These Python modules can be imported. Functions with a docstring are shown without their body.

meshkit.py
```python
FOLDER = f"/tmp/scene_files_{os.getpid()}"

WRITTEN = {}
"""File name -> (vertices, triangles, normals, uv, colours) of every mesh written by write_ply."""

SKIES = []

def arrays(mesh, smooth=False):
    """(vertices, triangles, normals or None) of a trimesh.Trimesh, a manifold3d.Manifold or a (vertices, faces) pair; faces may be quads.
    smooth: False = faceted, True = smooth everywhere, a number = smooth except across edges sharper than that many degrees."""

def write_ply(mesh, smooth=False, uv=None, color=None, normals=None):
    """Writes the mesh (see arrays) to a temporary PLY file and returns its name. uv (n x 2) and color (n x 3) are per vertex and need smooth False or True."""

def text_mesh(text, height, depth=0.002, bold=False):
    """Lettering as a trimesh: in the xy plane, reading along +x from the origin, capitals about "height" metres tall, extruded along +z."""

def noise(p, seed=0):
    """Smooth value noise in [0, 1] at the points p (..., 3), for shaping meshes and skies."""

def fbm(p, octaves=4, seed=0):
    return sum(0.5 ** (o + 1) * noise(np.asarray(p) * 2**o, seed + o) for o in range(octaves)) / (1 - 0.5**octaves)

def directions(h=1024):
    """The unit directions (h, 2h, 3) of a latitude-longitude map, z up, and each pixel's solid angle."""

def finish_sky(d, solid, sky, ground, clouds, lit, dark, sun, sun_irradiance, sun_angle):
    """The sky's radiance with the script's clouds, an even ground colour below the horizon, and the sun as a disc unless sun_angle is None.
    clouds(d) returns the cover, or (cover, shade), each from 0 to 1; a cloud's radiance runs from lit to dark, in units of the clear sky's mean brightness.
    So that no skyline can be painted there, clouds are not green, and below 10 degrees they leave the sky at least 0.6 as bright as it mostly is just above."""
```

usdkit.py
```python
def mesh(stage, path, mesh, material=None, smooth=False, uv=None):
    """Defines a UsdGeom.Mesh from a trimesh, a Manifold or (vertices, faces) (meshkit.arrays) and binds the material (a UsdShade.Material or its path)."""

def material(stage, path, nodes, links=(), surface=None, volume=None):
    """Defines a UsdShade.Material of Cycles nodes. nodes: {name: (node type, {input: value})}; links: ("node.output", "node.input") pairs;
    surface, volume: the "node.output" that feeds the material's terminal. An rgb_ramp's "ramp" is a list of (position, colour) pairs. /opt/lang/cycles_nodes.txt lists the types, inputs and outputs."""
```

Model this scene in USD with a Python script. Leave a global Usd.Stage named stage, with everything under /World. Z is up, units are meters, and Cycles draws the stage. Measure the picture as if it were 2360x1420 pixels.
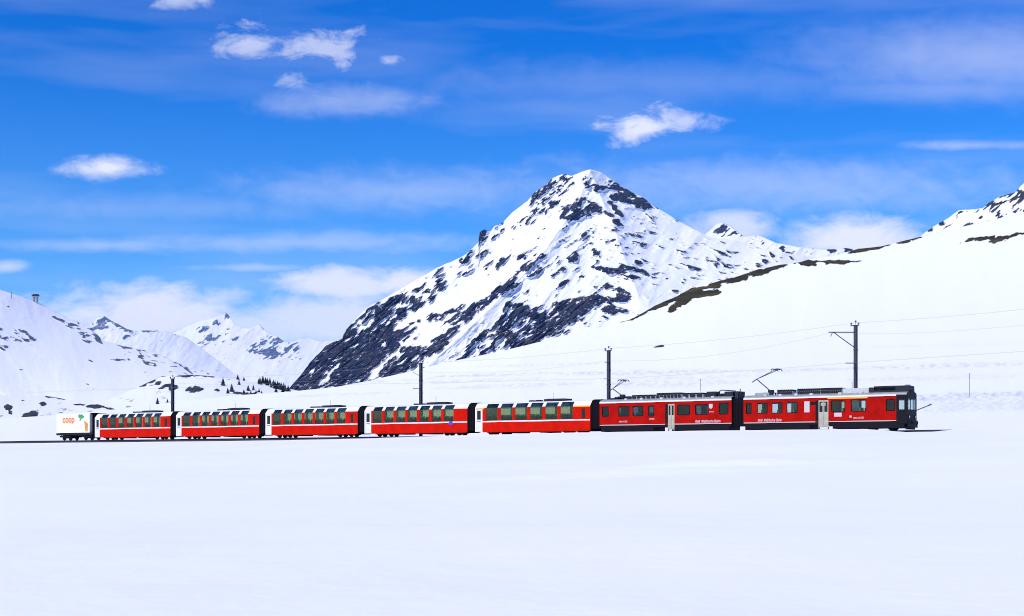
import math, random
import numpy as np, trimesh, shapely
import usdkit, meshkit
from shapely.geometry import Polygon, box as sbox, LineString
from shapely import affinity
from scipy.ndimage import gaussian_filter, map_coordinates
from pxr import Usd, UsdGeom, UsdLux, UsdShade, Gf, Sdf, Vt

stage = Usd.Stage.CreateInMemory()
UsdGeom.SetStageUpAxis(stage, 'Z')
UsdGeom.SetStageMetersPerUnit(stage, 1.0)
UsdGeom.Xform.Define(stage, '/World')

# ------------------------------------------------------------------ camera, sky, sun, exposure
F, CX, HOR, EYE = 3300.0, 1180.0, 1061.0, 1.7      # focal length in pixels of the photograph, its middle, its level line
cam = UsdGeom.Camera.Define(stage, '/World/camera')
cam.AddTranslateOp().Set(Gf.Vec3d(0, 0, EYE)); cam.AddRotateXOp().Set(90.0)
cam.CreateHorizontalApertureAttr(36.0); cam.CreateVerticalApertureAttr(36.0 * 1420 / 2360)
cam.CreateFocalLengthAttr(36.0 * F / 2360)
cam.CreateVerticalApertureOffsetAttr(36.0 * (HOR - 710) / 2360)
cam.CreateClippingRangeAttr(Gf.Vec2f(0.1, 100000))
EXPOSURE = 0.06
cam.CreateExposureAttr(EXPOSURE)

SUN = np.array([-0.64, -0.77, 0.0]); SUN /= np.linalg.norm(SUN)
ELEV = math.radians(44)
SUN = np.array([SUN[0] * math.cos(ELEV), SUN[1] * math.cos(ELEV), math.sin(ELEV)])
sun = UsdLux.DistantLight.Define(stage, '/World/sun')
sun.CreateIntensityAttr(1.0); sun.CreateAngleAttr(0.5); sun.CreateNormalizeAttr(True); sun.CreateColorAttr(Gf.Vec3f(1.0, 0.94, 0.84))
sun.AddTransformOp().Set(Gf.Matrix4d().SetRotate(Gf.Rotation(Gf.Vec3d(0, 0, 1), Gf.Vec3d(*map(float, SUN)))))

# clouds of the photograph: middle, half width, half height (photograph pixels at infinity -> direction), strength, raggedness
CLOUDS = [(415, -2, 90, 24, .5, 1.2), (575, 95, 84, 38, .55, 1.7), (745, 105, 100, 44, .52, 1.9), (895, 141, 30, 17, .5, 1.5), (663, 181, 44, 25, .45, 1.6),
          (235, 389, 118, 25, .9, .9), (1475, 288, 100, 42, .85, 1.4), (1590, 283, 66, 22, .6, 1.5), (2290, 130, 520, 110, .34, .3), (2200, 205, 420, 40, .22, .3),
          (335, 730, 270, 84, .9, .6), (620, 755, 240, 64, .72, .6), (790, 655, 175, 44, .85, .6), (950, 655, 130, 42, .9, .6), (800, 740, 320, 80, .8, .5), (480, 690, 150, 40, .7, .8),
          (1975, 550, 170, 62, .9, .5), (1690, 520, 110, 42, .7, .6), (1850, 520, 60, 22, .4, .8), (2230, 335, 200, 14, .35, .6),
          (590, 617, 210, 13, .38, .6), (240, 565, 290, 18, .32, .6), (15, 615, 60, 16, .55, .7), (800, 230, 240, 46, .28, .7), (940, 440, 480, 60, .26, .6), (1800, 430, 800, 80, .3, .6), (700, 560, 560, 30, .32, .6), (300, 480, 600, 40, .15, .6), (1500, 190, 900, 60, .12, .5)]
nodes = {'sky': ('sky_texture', {'sky_type': 'single_scattering', 'sun_disc': False, 'sun_elevation': ELEV, 'sun_rotation': math.atan2(SUN[0], SUN[1]),
                                 'altitude': 300.0, 'air_density': 1.0, 'aerosol_density': 0.15, 'ozone_density': 4.5}),
         'hs': ('hsv', {'hue': 0.522, 'saturation': 2.0, 'value': 1.0}),
         'tc': ('texture_coordinate', {}), 'xyz': ('separate_xyz', {}), 'ys': ('math', {'math_type': 'maximum', 'value2': 0.02}),
         'a': ('math', {'math_type': 'divide'}), 'b': ('math', {'math_type': 'divide'}),
         'ab': ('combine_xyz', {}), 'front': ('math', {'math_type': 'greater_than', 'value2': 0.25}),
         'map': ('mapping', {'scale': (30, 58, 1)}), 'n1': ('noise_texture', {'scale': 1.0, 'detail': 8.0, 'roughness': 0.66, 'distortion': 0.4}),
         'nm': ('math', {'math_type': 'subtract', 'value2': 0.5})}
links = [('sky.color', 'hs.color'), ('tc.generated', 'xyz.vector'), ('xyz.y', 'ys.value1'), ('xyz.x', 'a.value1'), ('ys.value', 'a.value2'), ('xyz.z', 'b.value1'), ('ys.value', 'b.value2'),
         ('a.value', 'ab.x'), ('b.value', 'ab.y'), ('ab.vector', 'map.vector'), ('map.vector', 'n1.vector'), ('n1.fac', 'nm.value1'), ('xyz.y', 'front.value1')]
last = None
for i, (u, v, ru, rv, st, rag) in enumerate(CLOUDS):
    m = f'c{i}'
    nodes[m + 'm'] = ('mapping', {'location': (-(u - CX) / ru, -(HOR - v) / rv, 0.0), 'scale': (F / ru, F / rv, 1.0)})
    nodes[m + 'l'] = ('vector_math', {'vector_math_type': 'length', 'math_type': 'length'})
    nodes[m + 'n'] = ('math', {'math_type': 'multiply_add', 'value2': 2.6 * rag})
    nodes[m + 's'] = ('map_range', {'range_type': 'smoothstep', 'from_min': 1.3, 'from_max': 0.3 if rag < .65 and rv > 35 and st > .6 else -0.15, 'to_min': 0.0, 'to_max': st, 'clamp': True})
    links += [('ab.vector', m + 'm.vector'), (m + 'm.vector', m + 'l.vector1'), ('nm.value', m + 'n.value1'), (m + 'l.value', m + 'n.value3'), (m + 'n.value', m + 's.value')]
    if last is None:
        last = m + 's.result'
    else:
        nodes[m + 'x'] = ('math', {'math_type': 'maximum'})
        links += [(last, m + 'x.value1'), (m + 's.result', m + 'x.value2')]
        last = m + 'x.value'
nodes.update({'cl': ('math', {'math_type': 'multiply'}), 'wm': ('mapping', {'scale': (3.0, 3.0, 22.0)}), 'w': ('noise_texture', {'scale': 1.0, 'detail': 4.0, 'roughness': 0.55}),
              'wr': ('map_range', {'from_min': 0.46, 'from_max': 0.8, 'to_min': 0.0, 'to_max': 0.2, 'clamp': True}), 'tot': ('math', {'math_type': 'maximum'}), 'hz': ('map_range', {'range_type': 'smoothstep', 'from_min': 0.29, 'from_max': -0.02, 'to_min': 0.0, 'to_max': 0.5, 'clamp': True}), 'hmix': ('mix_color', {'blend_type': 'mix', 'b': (2.6, 4.6, 7.4)}),
              'mix': ('mix_color', {'blend_type': 'mix', 'b': (6.4, 6.4, 7.0)}), 'bg': ('background_shader', {'strength': 0.15})})
links += [(last, 'cl.value1'), ('front.value', 'cl.value2'), ('tc.generated', 'wm.vector'), ('wm.vector', 'w.vector'), ('w.fac', 'wr.value'), ('wr.result', 'tot.value2'), ('cl.value', 'tot.value1'),
          ('tot.value', 'mix.fac'), ('xyz.z', 'hz.value'), ('hz.result', 'hmix.fac'), ('hs.color', 'hmix.a'), ('hmix.result', 'mix.a'), ('mix.result', 'bg.color')]
for k in list(nodes):
    nodes[k][1].pop('vector_math_type', None)
UsdGeom.Scope.Define(stage, '/World/Looks')
skymat = usdkit.material(stage, '/World/Looks/sky_air', nodes, links, surface='bg.background')
dome = UsdLux.DomeLight.Define(stage, '/World/sky')
UsdShade.MaterialBindingAPI.Apply(dome.GetPrim()).Bind(skymat)

# ------------------------------------------------------------------ helpers
rng = random.Random(7)
USED = {}


def numbered(parent, name):
    k = USED.get((parent, name), 0)
    USED[(parent, name)] = k + 1
    return name if k == 0 else f'{name}_{k:03d}'


def P(u, v, d):
    """The point that lies at distance d in front of the camera towards the photograph's pixel (u, v)."""
    return np.array([(u - CX) / F * d, d, EYE + (HOR - v) / F * d])


def tag(prim, label=None, cat=None, group=None, kind=None):
    prim = prim.GetPrim() if hasattr(prim, 'GetPrim') else prim
    for k, x in (('label', label), ('category', cat), ('group', group), ('kind', kind)):
        if x:
            prim.SetCustomDataByKey(k, x)
    return prim


def thing(name, loc, rz=0.0, label=None, cat=None, group=None):
    x = UsdGeom.Xform.Define(stage, '/World/' + numbered('', name))
    x.AddTranslateOp().Set(Gf.Vec3d(*map(float, loc))); x.AddRotateZOp().Set(float(math.degrees(rz)))
    return tag(x, label, cat, group)


def part(parent, name, mesh, mat, label=None, smooth=False):
    base = parent.GetPath().pathString if parent else '/World'
    if isinstance(mesh, list):
        mesh = trimesh.util.concatenate(mesh)
    m = usdkit.mesh(stage, base + '/' + numbered(base, name), mesh, M[mat], smooth=smooth)
    return tag(m, label)


def bx(x0, x1, y0, y1, z0, z1):
    b = trimesh.creation.box([x1 - x0, y1 - y0, z1 - z0])
    b.apply_translation([(x0 + x1) / 2, (y0 + y1) / 2, (z0 + z1) / 2])
    return b


def tube(pts, r, n=8):
    """A round bar through the points."""
    out = []
    pts = [np.asarray(p, float) for p in pts]
    for a, b in zip(pts[:-1], pts[1:]):
        out.append(trimesh.creation.cylinder(radius=r, segment=[a, b], sections=n))
    for p in pts[1:-1]:
        s = trimesh.creation.icosphere(1, r); s.apply_translation(p); out.append(s)
    return trimesh.util.concatenate(out)


def plate(poly, t, y=0.0):
    """A polygon in (x, z) as a plate from y to y + t."""
    m = trimesh.util.concatenate([trimesh.creation.extrude_polygon(g, t, engine='earcut') for g in getattr(poly, 'geoms', [poly])])
    m.apply_transform([[1, 0, 0, 0], [0, 0, -1, y + t], [0, 1, 0, 0], [0, 0, 0, 1]])
    return m


def prism_x(poly, x0, x1):
    """A polygon in (y, z) run along x."""
    m = trimesh.util.concatenate([trimesh.creation.extrude_polygon(g, x1 - x0, engine='earcut') for g in getattr(poly, 'geoms', [poly])])
    m.apply_transform([[0, 0, 1, x0], [1, 0, 0, 0], [0, 1, 0, 0], [0, 0, 0, 1]])
    return m


def words(text, h, x, z, y, bold=True, slant=0.0, d=0.006, width=None):
    m = meshkit.text_mesh(text, h, d, bold=bold)
    v = m.vertices.copy(); v[:, 0] += slant * v[:, 1]
    if width:
        v[:, 0] *= width / (v[:, 0].max() - v[:, 0].min())
    m.vertices = np.stack([v[:, 0] + x, y - v[:, 2], v[:, 1] + z], 1)
    return m


# ------------------------------------------------------------------ materials
M = {}


def simple(name, col, rough=0.5, metal=0.0, dirt=0.15, scale=3.0, spec=0.5, bump=0.0):
    n = {'tc': ('texture_coordinate', {}), 'n': ('noise_texture', {'scale': scale, 'detail': 5.0, 'roughness': 0.65}),
         'r': ('rgb_ramp', {'ramp': [(0.3, tuple(c * (1 - dirt) for c in col)), (0.65, col)]}),
         'p': ('principled_bsdf', {'roughness': rough, 'metallic': metal, 'specular_ior_level': spec})}
    l = [('tc.object', 'n.vector'), ('n.fac', 'r.fac'), ('r.color', 'p.base_color')]
    if bump:
        n['b'] = ('bump', {'strength': 0.5, 'distance': bump}); l += [('n.fac', 'b.height'), ('b.normal', 'p.normal')]
    M[name] = usdkit.material(stage, '/World/Looks/' + name, n, l, surface='p.BSDF')


simple('red_paint', (0.56, 0.008, 0.0008), 0.4, dirt=0.25, scale=1.3, spec=0.04)
simple('railcar_red', (0.43, 0.005, 0.001), 0.45, dirt=0.4, scale=0.9, spec=0.05)
simple('white_paint', (0.8, 0.79, 0.77), 0.4, dirt=0.12, scale=1.5)
simple('cream_paint', (0.42, 0.4, 0.31), 0.5, dirt=0.3, scale=1.5)
simple('stripe_pink_white', (0.8, 0.72, 0.74), 0.4, dirt=0.08)
simple('yellow_paint', (0.78, 0.42, 0.02), 0.4, dirt=0.1)
simple('black_paint', (0.006, 0.0055, 0.009), 0.6, dirt=0.3, spec=0.15)
simple('bogie_black', (0.012, 0.011, 0.012), 0.75, dirt=0.4, scale=6, spec=0.2)
simple('rubber', (0.006, 0.005, 0.008), 0.85, dirt=0.3, spec=0.1)
simple('roof_gray', (0.32, 0.34, 0.36), 0.5, dirt=0.3, scale=2)
simple('equipment_dark', (0.022, 0.023, 0.03), 0.6, dirt=0.4, scale=5, spec=0.2)
simple('equipment_light', (0.55, 0.56, 0.54), 0.5, dirt=0.3, scale=4)
simple('mast_steel', (0.03, 0.036, 0.05), 0.6, metal=0.0, dirt=0.4, scale=4)
simple('wire', (0.25, 0.27, 0.3), 0.5, metal=0.3)
simple('porcelain', (0.09, 0.07, 0.06), 0.25)
simple('interior_wall', (0.6, 0.6, 0.48), 0.7)
simple('interior_floor', (0.5, 0.5, 0.43), 0.8)
simple('seat_cloth', (0.16, 0.19, 0.10), 0.9, dirt=0.35)
simple('seat_cloth_red', (0.2, 0.05, 0.04), 0.9, dirt=0.35)
simple('headrest', (0.65, 0.63, 0.42), 0.8)
simple('rail_steel', (0.06, 0.055, 0.055), 0.4, metal=0.6, dirt=0.4)
simple('ballast', (0.05, 0.05, 0.055), 0.95, dirt=0.6, scale=9, bump=0.05)
simple('sleeper_wood', (0.05, 0.04, 0.03), 0.9)
simple('decal_white', (0.5, 0.46, 0.46), 0.5, dirt=0.05)
simple('decal_blue', (0.03, 0.06, 0.5), 0.5, dirt=0.05)
simple('decal_orange', (0.75, 0.10, 0.03), 0.5, dirt=0.05)
simple('decal_halo', (0.82, 0.66, 0.38), 0.5, dirt=0.05)
simple('leaf_green', (0.05, 0.34, 0.10), 0.5, dirt=0.3, scale=8)
simple('carrot_orange', (0.66, 0.3, 0.04), 0.5, dirt=0.3, scale=8)
simple('container_white', (0.8, 0.79, 0.72), 0.45, dirt=0.06)
simple('door_white', (0.68, 0.69, 0.68), 0.45, dirt=0.15)
simple('bark', (0.06, 0.05, 0.04), 0.9, dirt=0.4, scale=6)
simple('concrete', (0.3, 0.3, 0.31), 0.9, dirt=0.3)
simple('lamp_glass', (0.6, 0.6, 0.55), 0.15)

M['conifer'] = usdkit.material(stage, '/World/Looks/conifer', {'tc': ('texture_coordinate', {}), 'n': ('noise_texture', {'scale': 1.2, 'detail': 4.0}),
    'r': ('rgb_ramp', {'ramp': [(0.35, (0.018, 0.03, 0.026)), (0.62, (0.05, 0.065, 0.05)), (0.75, (0.4, 0.42, 0.45))]}),
    'p': ('principled_bsdf', {'roughness': 0.9})}, [('tc.object', 'n.vector'), ('n.fac', 'r.fac'), ('r.color', 'p.base_color')], surface='p.BSDF')


def glass(name, tint, refl=1.0):
    M[name] = usdkit.material(stage, '/World/Looks/' + name, {'f': ('fresnel', {'IOR': 1.5}), 'geo': ('geometry', {}), 'inv': ('math', {'math_type': 'subtract', 'value1': 1.0}), 'fm': ('math', {'math_type': 'multiply'}), 't': ('transparent_bsdf', {'color': tint}),
        'g': ('glossy_bsdf', {'color': (refl, refl, refl), 'roughness': 0.04}), 'm': ('mix_closure', {})},
        [('geo.backfacing', 'inv.value2'), ('f.fac', 'fm.value1'), ('inv.value', 'fm.value2'), ('fm.value', 'm.fac'), ('t.BSDF', 'm.closure1'), ('g.BSDF', 'm.closure2')], surface='m.closure')


glass('window_glass', (0.70, 0.75, 0.60))
glass('roof_glass', (0.42, 0.5, 0.53))
glass('dark_glass', (0.3, 0.33, 0.36))
glass('clear_glass', (0.85, 0.9, 0.88))


def terrain(name, rock_a, rock_b, fine=None, soft=(0.36, 0.62), squeeze=1.0, dust=0.9, snow=(0.86, 0.875, 0.91), scale=0.02, bump=1.0, nscale=0.05, dirty=(0.5, 0.5, 0.5)):
    """Snow where the surface's own "rock" value is low, bare rock and some painted shade where it is high, in two rock tones."""
    n = {'at': ('attribute', {'attribute': 'rock'}), 'geo': ('geometry', {}), 'n': ('noise_texture', {'scale': fine or scale * 6, 'detail': 6.0, 'roughness': 0.7}),
         'n2': ('noise_texture', {'scale': scale, 'detail': 10.0, 'roughness': 0.72}), 'nm': ('math', {'math_type': 'multiply_add', 'value2': dust, 'value3': -0.5 * dust}), 'add': ('math', {'math_type': 'add'}), 'sq': ('math', {'math_type': 'multiply_add', 'value2': squeeze, 'value3': (1 - squeeze) * .3}),
         'st': ('map_range', {'range_type': 'smoothstep', 'from_min': soft[0], 'from_max': soft[1], 'clamp': True}),
         'rt': ('rgb_ramp', {'ramp': [(0.38, rock_a), (0.6, rock_b), (0.74, tuple(2.6 * c for c in rock_b))]}), 'mix': ('mix_color', {}), 'dirt': ('attribute', {'attribute': 'dirt'}), 'dm': ('mix_color', {'a': snow, 'b': (0.44, 0.44, 0.40)}),
         'p': ('principled_bsdf', {'roughness': 0.85, 'specular_ior_level': 0.15}),
         'n3': ('noise_texture', {'scale': nscale, 'detail': 5.0, 'roughness': 0.6}), 'b': ('bump', {'strength': 0.6, 'distance': bump})}
    l = [('geo.position', 'n.vector'), ('geo.position', 'n2.vector'), ('geo.position', 'n3.vector'), ('n.fac', 'nm.value1'), ('at.fac', 'sq.value1'), ('sq.value', 'add.value1'), ('nm.value', 'add.value2'), ('add.value', 'st.value'),
         ('dirt.fac', 'dm.fac'), ('dm.result', 'mix.a'), ('n2.fac', 'rt.fac'), ('st.result', 'mix.fac'), ('rt.color', 'mix.b'), ('mix.result', 'p.base_color'), ('n3.fac', 'b.height'), ('b.normal', 'p.normal')]
    M[name] = usdkit.material(stage, '/World/Looks/' + name, n, l, surface='p.BSDF')


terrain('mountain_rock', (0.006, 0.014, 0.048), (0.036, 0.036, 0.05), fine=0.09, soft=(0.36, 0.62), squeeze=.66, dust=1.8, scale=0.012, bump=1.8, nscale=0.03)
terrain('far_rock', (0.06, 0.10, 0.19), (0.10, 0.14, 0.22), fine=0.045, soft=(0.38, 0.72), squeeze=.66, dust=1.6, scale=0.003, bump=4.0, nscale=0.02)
terrain('hill_turf', (0.018, 0.016, 0.009), (0.06, 0.05, 0.016), scale=0.06, bump=0.12, nscale=0.25)
terrain('low_rock', (0.02, 0.024, 0.035), (0.06, 0.062, 0.07), fine=0.3, squeeze=.72, dust=1.5, scale=0.02, bump=1.0, nscale=0.08)
terrain('slope_rock', (0.055, 0.08, 0.13), (0.11, 0.13, 0.17), fine=0.12, soft=(0.36, 0.66), squeeze=.7, dust=1.6, scale=0.02, bump=1.0, nscale=0.08)
M['snow'] = usdkit.material(stage, '/World/Looks/snow', {'geo': ('geometry', {}), 'n': ('noise_texture', {'scale': 0.35, 'detail': 7.0, 'roughness': 0.6}), 'n2': ('noise_texture', {'scale': 0.06, 'detail': 3.0}),
    'r': ('rgb_ramp', {'ramp': [(0.35, (0.84, 0.86, 0.91)), (0.65, (0.88, 0.89, 0.915))]}), 'b': ('bump', {'strength': 0.5, 'distance': 0.16}),
    'p': ('principled_bsdf', {'roughness': 0.8, 'specular_ior_level': 0.2})},
    [('geo.position', 'n.vector'), ('geo.position', 'n2.vector'), ('n2.fac', 'r.fac'), ('r.color', 'p.base_color'), ('n.fac', 'b.height'), ('b.normal', 'p.normal')], surface='p.BSDF')

# ------------------------------------------------------------------ the railway line in plan
TH = math.radians(34.62)
DIR, NRM = np.array([math.cos(TH), -math.sin(TH)]), np.array([math.sin(TH), math.cos(TH)])     # along the train to the right; away from the camera
RAIL = 4.55
S0 = np.array([-58.36, 200.35]) + 1.325 * NRM        # middle of the track at the last coach's left end


def on_track(s, n=0.0, z=0.0):
    p = S0 + s * DIR + n * NRM
    return np.array([p[0], p[1], RAIL + z])


def s_of_u(u, n=0.0):
    """Where along the track the line of sight to pixel column u crosses the line n behind its middle."""
    t = (u - CX) / F; o = S0 + n * NRM
    return (t * o[1] - o[0]) / (DIR[0] - t * DIR[1])


def y_of_u(u, n=0.0):
    return (S0 + s_of_u(u, n) * DIR + n * NRM)[1]


# ------------------------------------------------------------------ snow field (the frozen lake and the bank up to the track)
def grid_faces(nr, nc):
    i = np.arange(nr * nc).reshape(nr, nc)
    return np.stack([i[:-1, :-1], i[:-1, 1:], i[1:, 1:], i[1:, :-1]], -1).reshape(-1, 4)


S_OUT, S_END = s_of_u(2187, -.5), s_of_u(2091, -1.325)
SS = np.concatenate([np.arange(-420, -60, 12.0), np.arange(-60, 190, 0.8), np.arange(190, 420, 12.0)])
NN = np.concatenate([np.array([7, 5, 3.2, 2.4, 2.0, 1.75, 1.5, 1.2, 0.7, 0, -0.7, -1.2, -1.45, -1.6, -1.75, -1.95, -2.2, -2.6, -3.2, -4, -5]), np.arange(-6.5, -30, -1.2), np.arange(-30, -170, -1.8), np.arange(-172, -330, -14.0)])
S_, N_ = np.meshgrid(SS, NN)
bank = np.interp(S_, [-400, 30, 50, 62, 80, 96, S_END - 4, S_END, S_OUT - .5, S_OUT + 3, 400], [-0.42, -0.40, -0.22, -0.02, 0.16, 0.18, 0.14, -0.2, -0.2, 0.2, 0.25])
fall = np.clip((-N_ - 1.7) / 111.0, 0, 1)
z = RAIL * (1 - fall) ** 1.32 + bank * np.clip((1 - fall), 0, 1) ** 6
inner = np.interp(np.abs(N_ + 0.0), [0, 1.3, 1.55, 1.72], [1, 1, 0.35, 0])
covered = np.clip((S_ - S_OUT) / 2.5, 0, 1)
z = np.where(np.abs(N_) < 1.72, z * (1 - inner) + inner * (RAIL - 0.30 + covered * 0.5), z)
z = np.where(N_ > 1.72, RAIL - 0.3 + covered * 0.45 - 0.02 * (N_ - 1.7), z)
XY = S0 + S_[..., None] * DIR + N_[..., None] * NRM
pt = np.stack([XY[..., 0] * 0.035, XY[..., 1] * 0.035, np.zeros_like(S_)], -1)
und = (meshkit.fbm(pt, 3, 3) - 0.5) * 0.55 * np.clip((-N_ - 3) / 25, 0, 1)
pt2 = np.stack([S_ * 0.10, N_ * 0.32, np.zeros_like(S_)], -1)
und += (meshkit.fbm(pt2, 3, 9) - 0.5) * 0.10 * np.clip((-N_ - 1.8) / 3, 0, 1)
for (u_, v_, d_, h_, ru_, rd_) in ((1630, 1066, 74, 0.42, 5.5, 1.6), (1480, 1076, 68, 0.25, 7, 1.8), (1230, 1062, 88, 0.1, 12, 4)):
    q = P(u_, v_, d_)
    und += h_ * np.exp(-((XY[..., 0] - q[0]) / ru_) ** 2 - ((XY[..., 1] - q[1] - (XY[..., 0] - q[0]) * 0.25) / rd_) ** 2)
z = z + und
sf = usdkit.mesh(stage, '/World/snow_field', (np.stack([XY[..., 0], XY[..., 1], z], -1).reshape(-1, 3), grid_faces(*S_.shape)[:, ::-1]), M['snow'], smooth=True)
tag(sf, 'smooth white snow field filling the foreground up to the train', 'snow field', kind='structure')
base = bx(-8900, 8900, -390, 10900, -4.2, -4.0)
tag(usdkit.mesh(stage, '/World/valley_floor', base, M['snow']), 'flat snow covered valley floor far below the hills', 'ground', kind='structure')


# ------------------------------------------------------------------ hills and mountains
def rock_map(U, V, marks, base=0.0, soft=1.2):
    """How likely bare rock is, some painted shade included, from patches traced as bands (two points and a width) and areas (a polygon)."""
    p = np.full(U.shape, float(base))
    for m in marks:
        if m[0] == 'a':
            inside = shapely.contains_xy(Polygon(m[1]), U, V)
            p = np.maximum(p, np.where(inside, m[2], 0))
        else:
            (x0, y0), (x1, y1), w, dens = m[1:]
            dx, dy = x1 - x0, y1 - y0
            t = np.clip(((U - x0) * dx + (V - y0) * dy) / max(dx * dx + dy * dy, 1e-6), 0, 1)
            dist = np.hypot(U - x0 - t * dx, V - y0 - t * dy) / (w * (1 - 0.55 * np.abs(2 * t - 1) ** 2))
            p = np.maximum(p, dens * np.clip(1.5 - dist, 0, 1))
    for m in marks:
        if m[0] == 's':      # a streak of snow across the rock
            pass
    return gaussian_filter(p, soft)


LAYERS = {}


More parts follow.
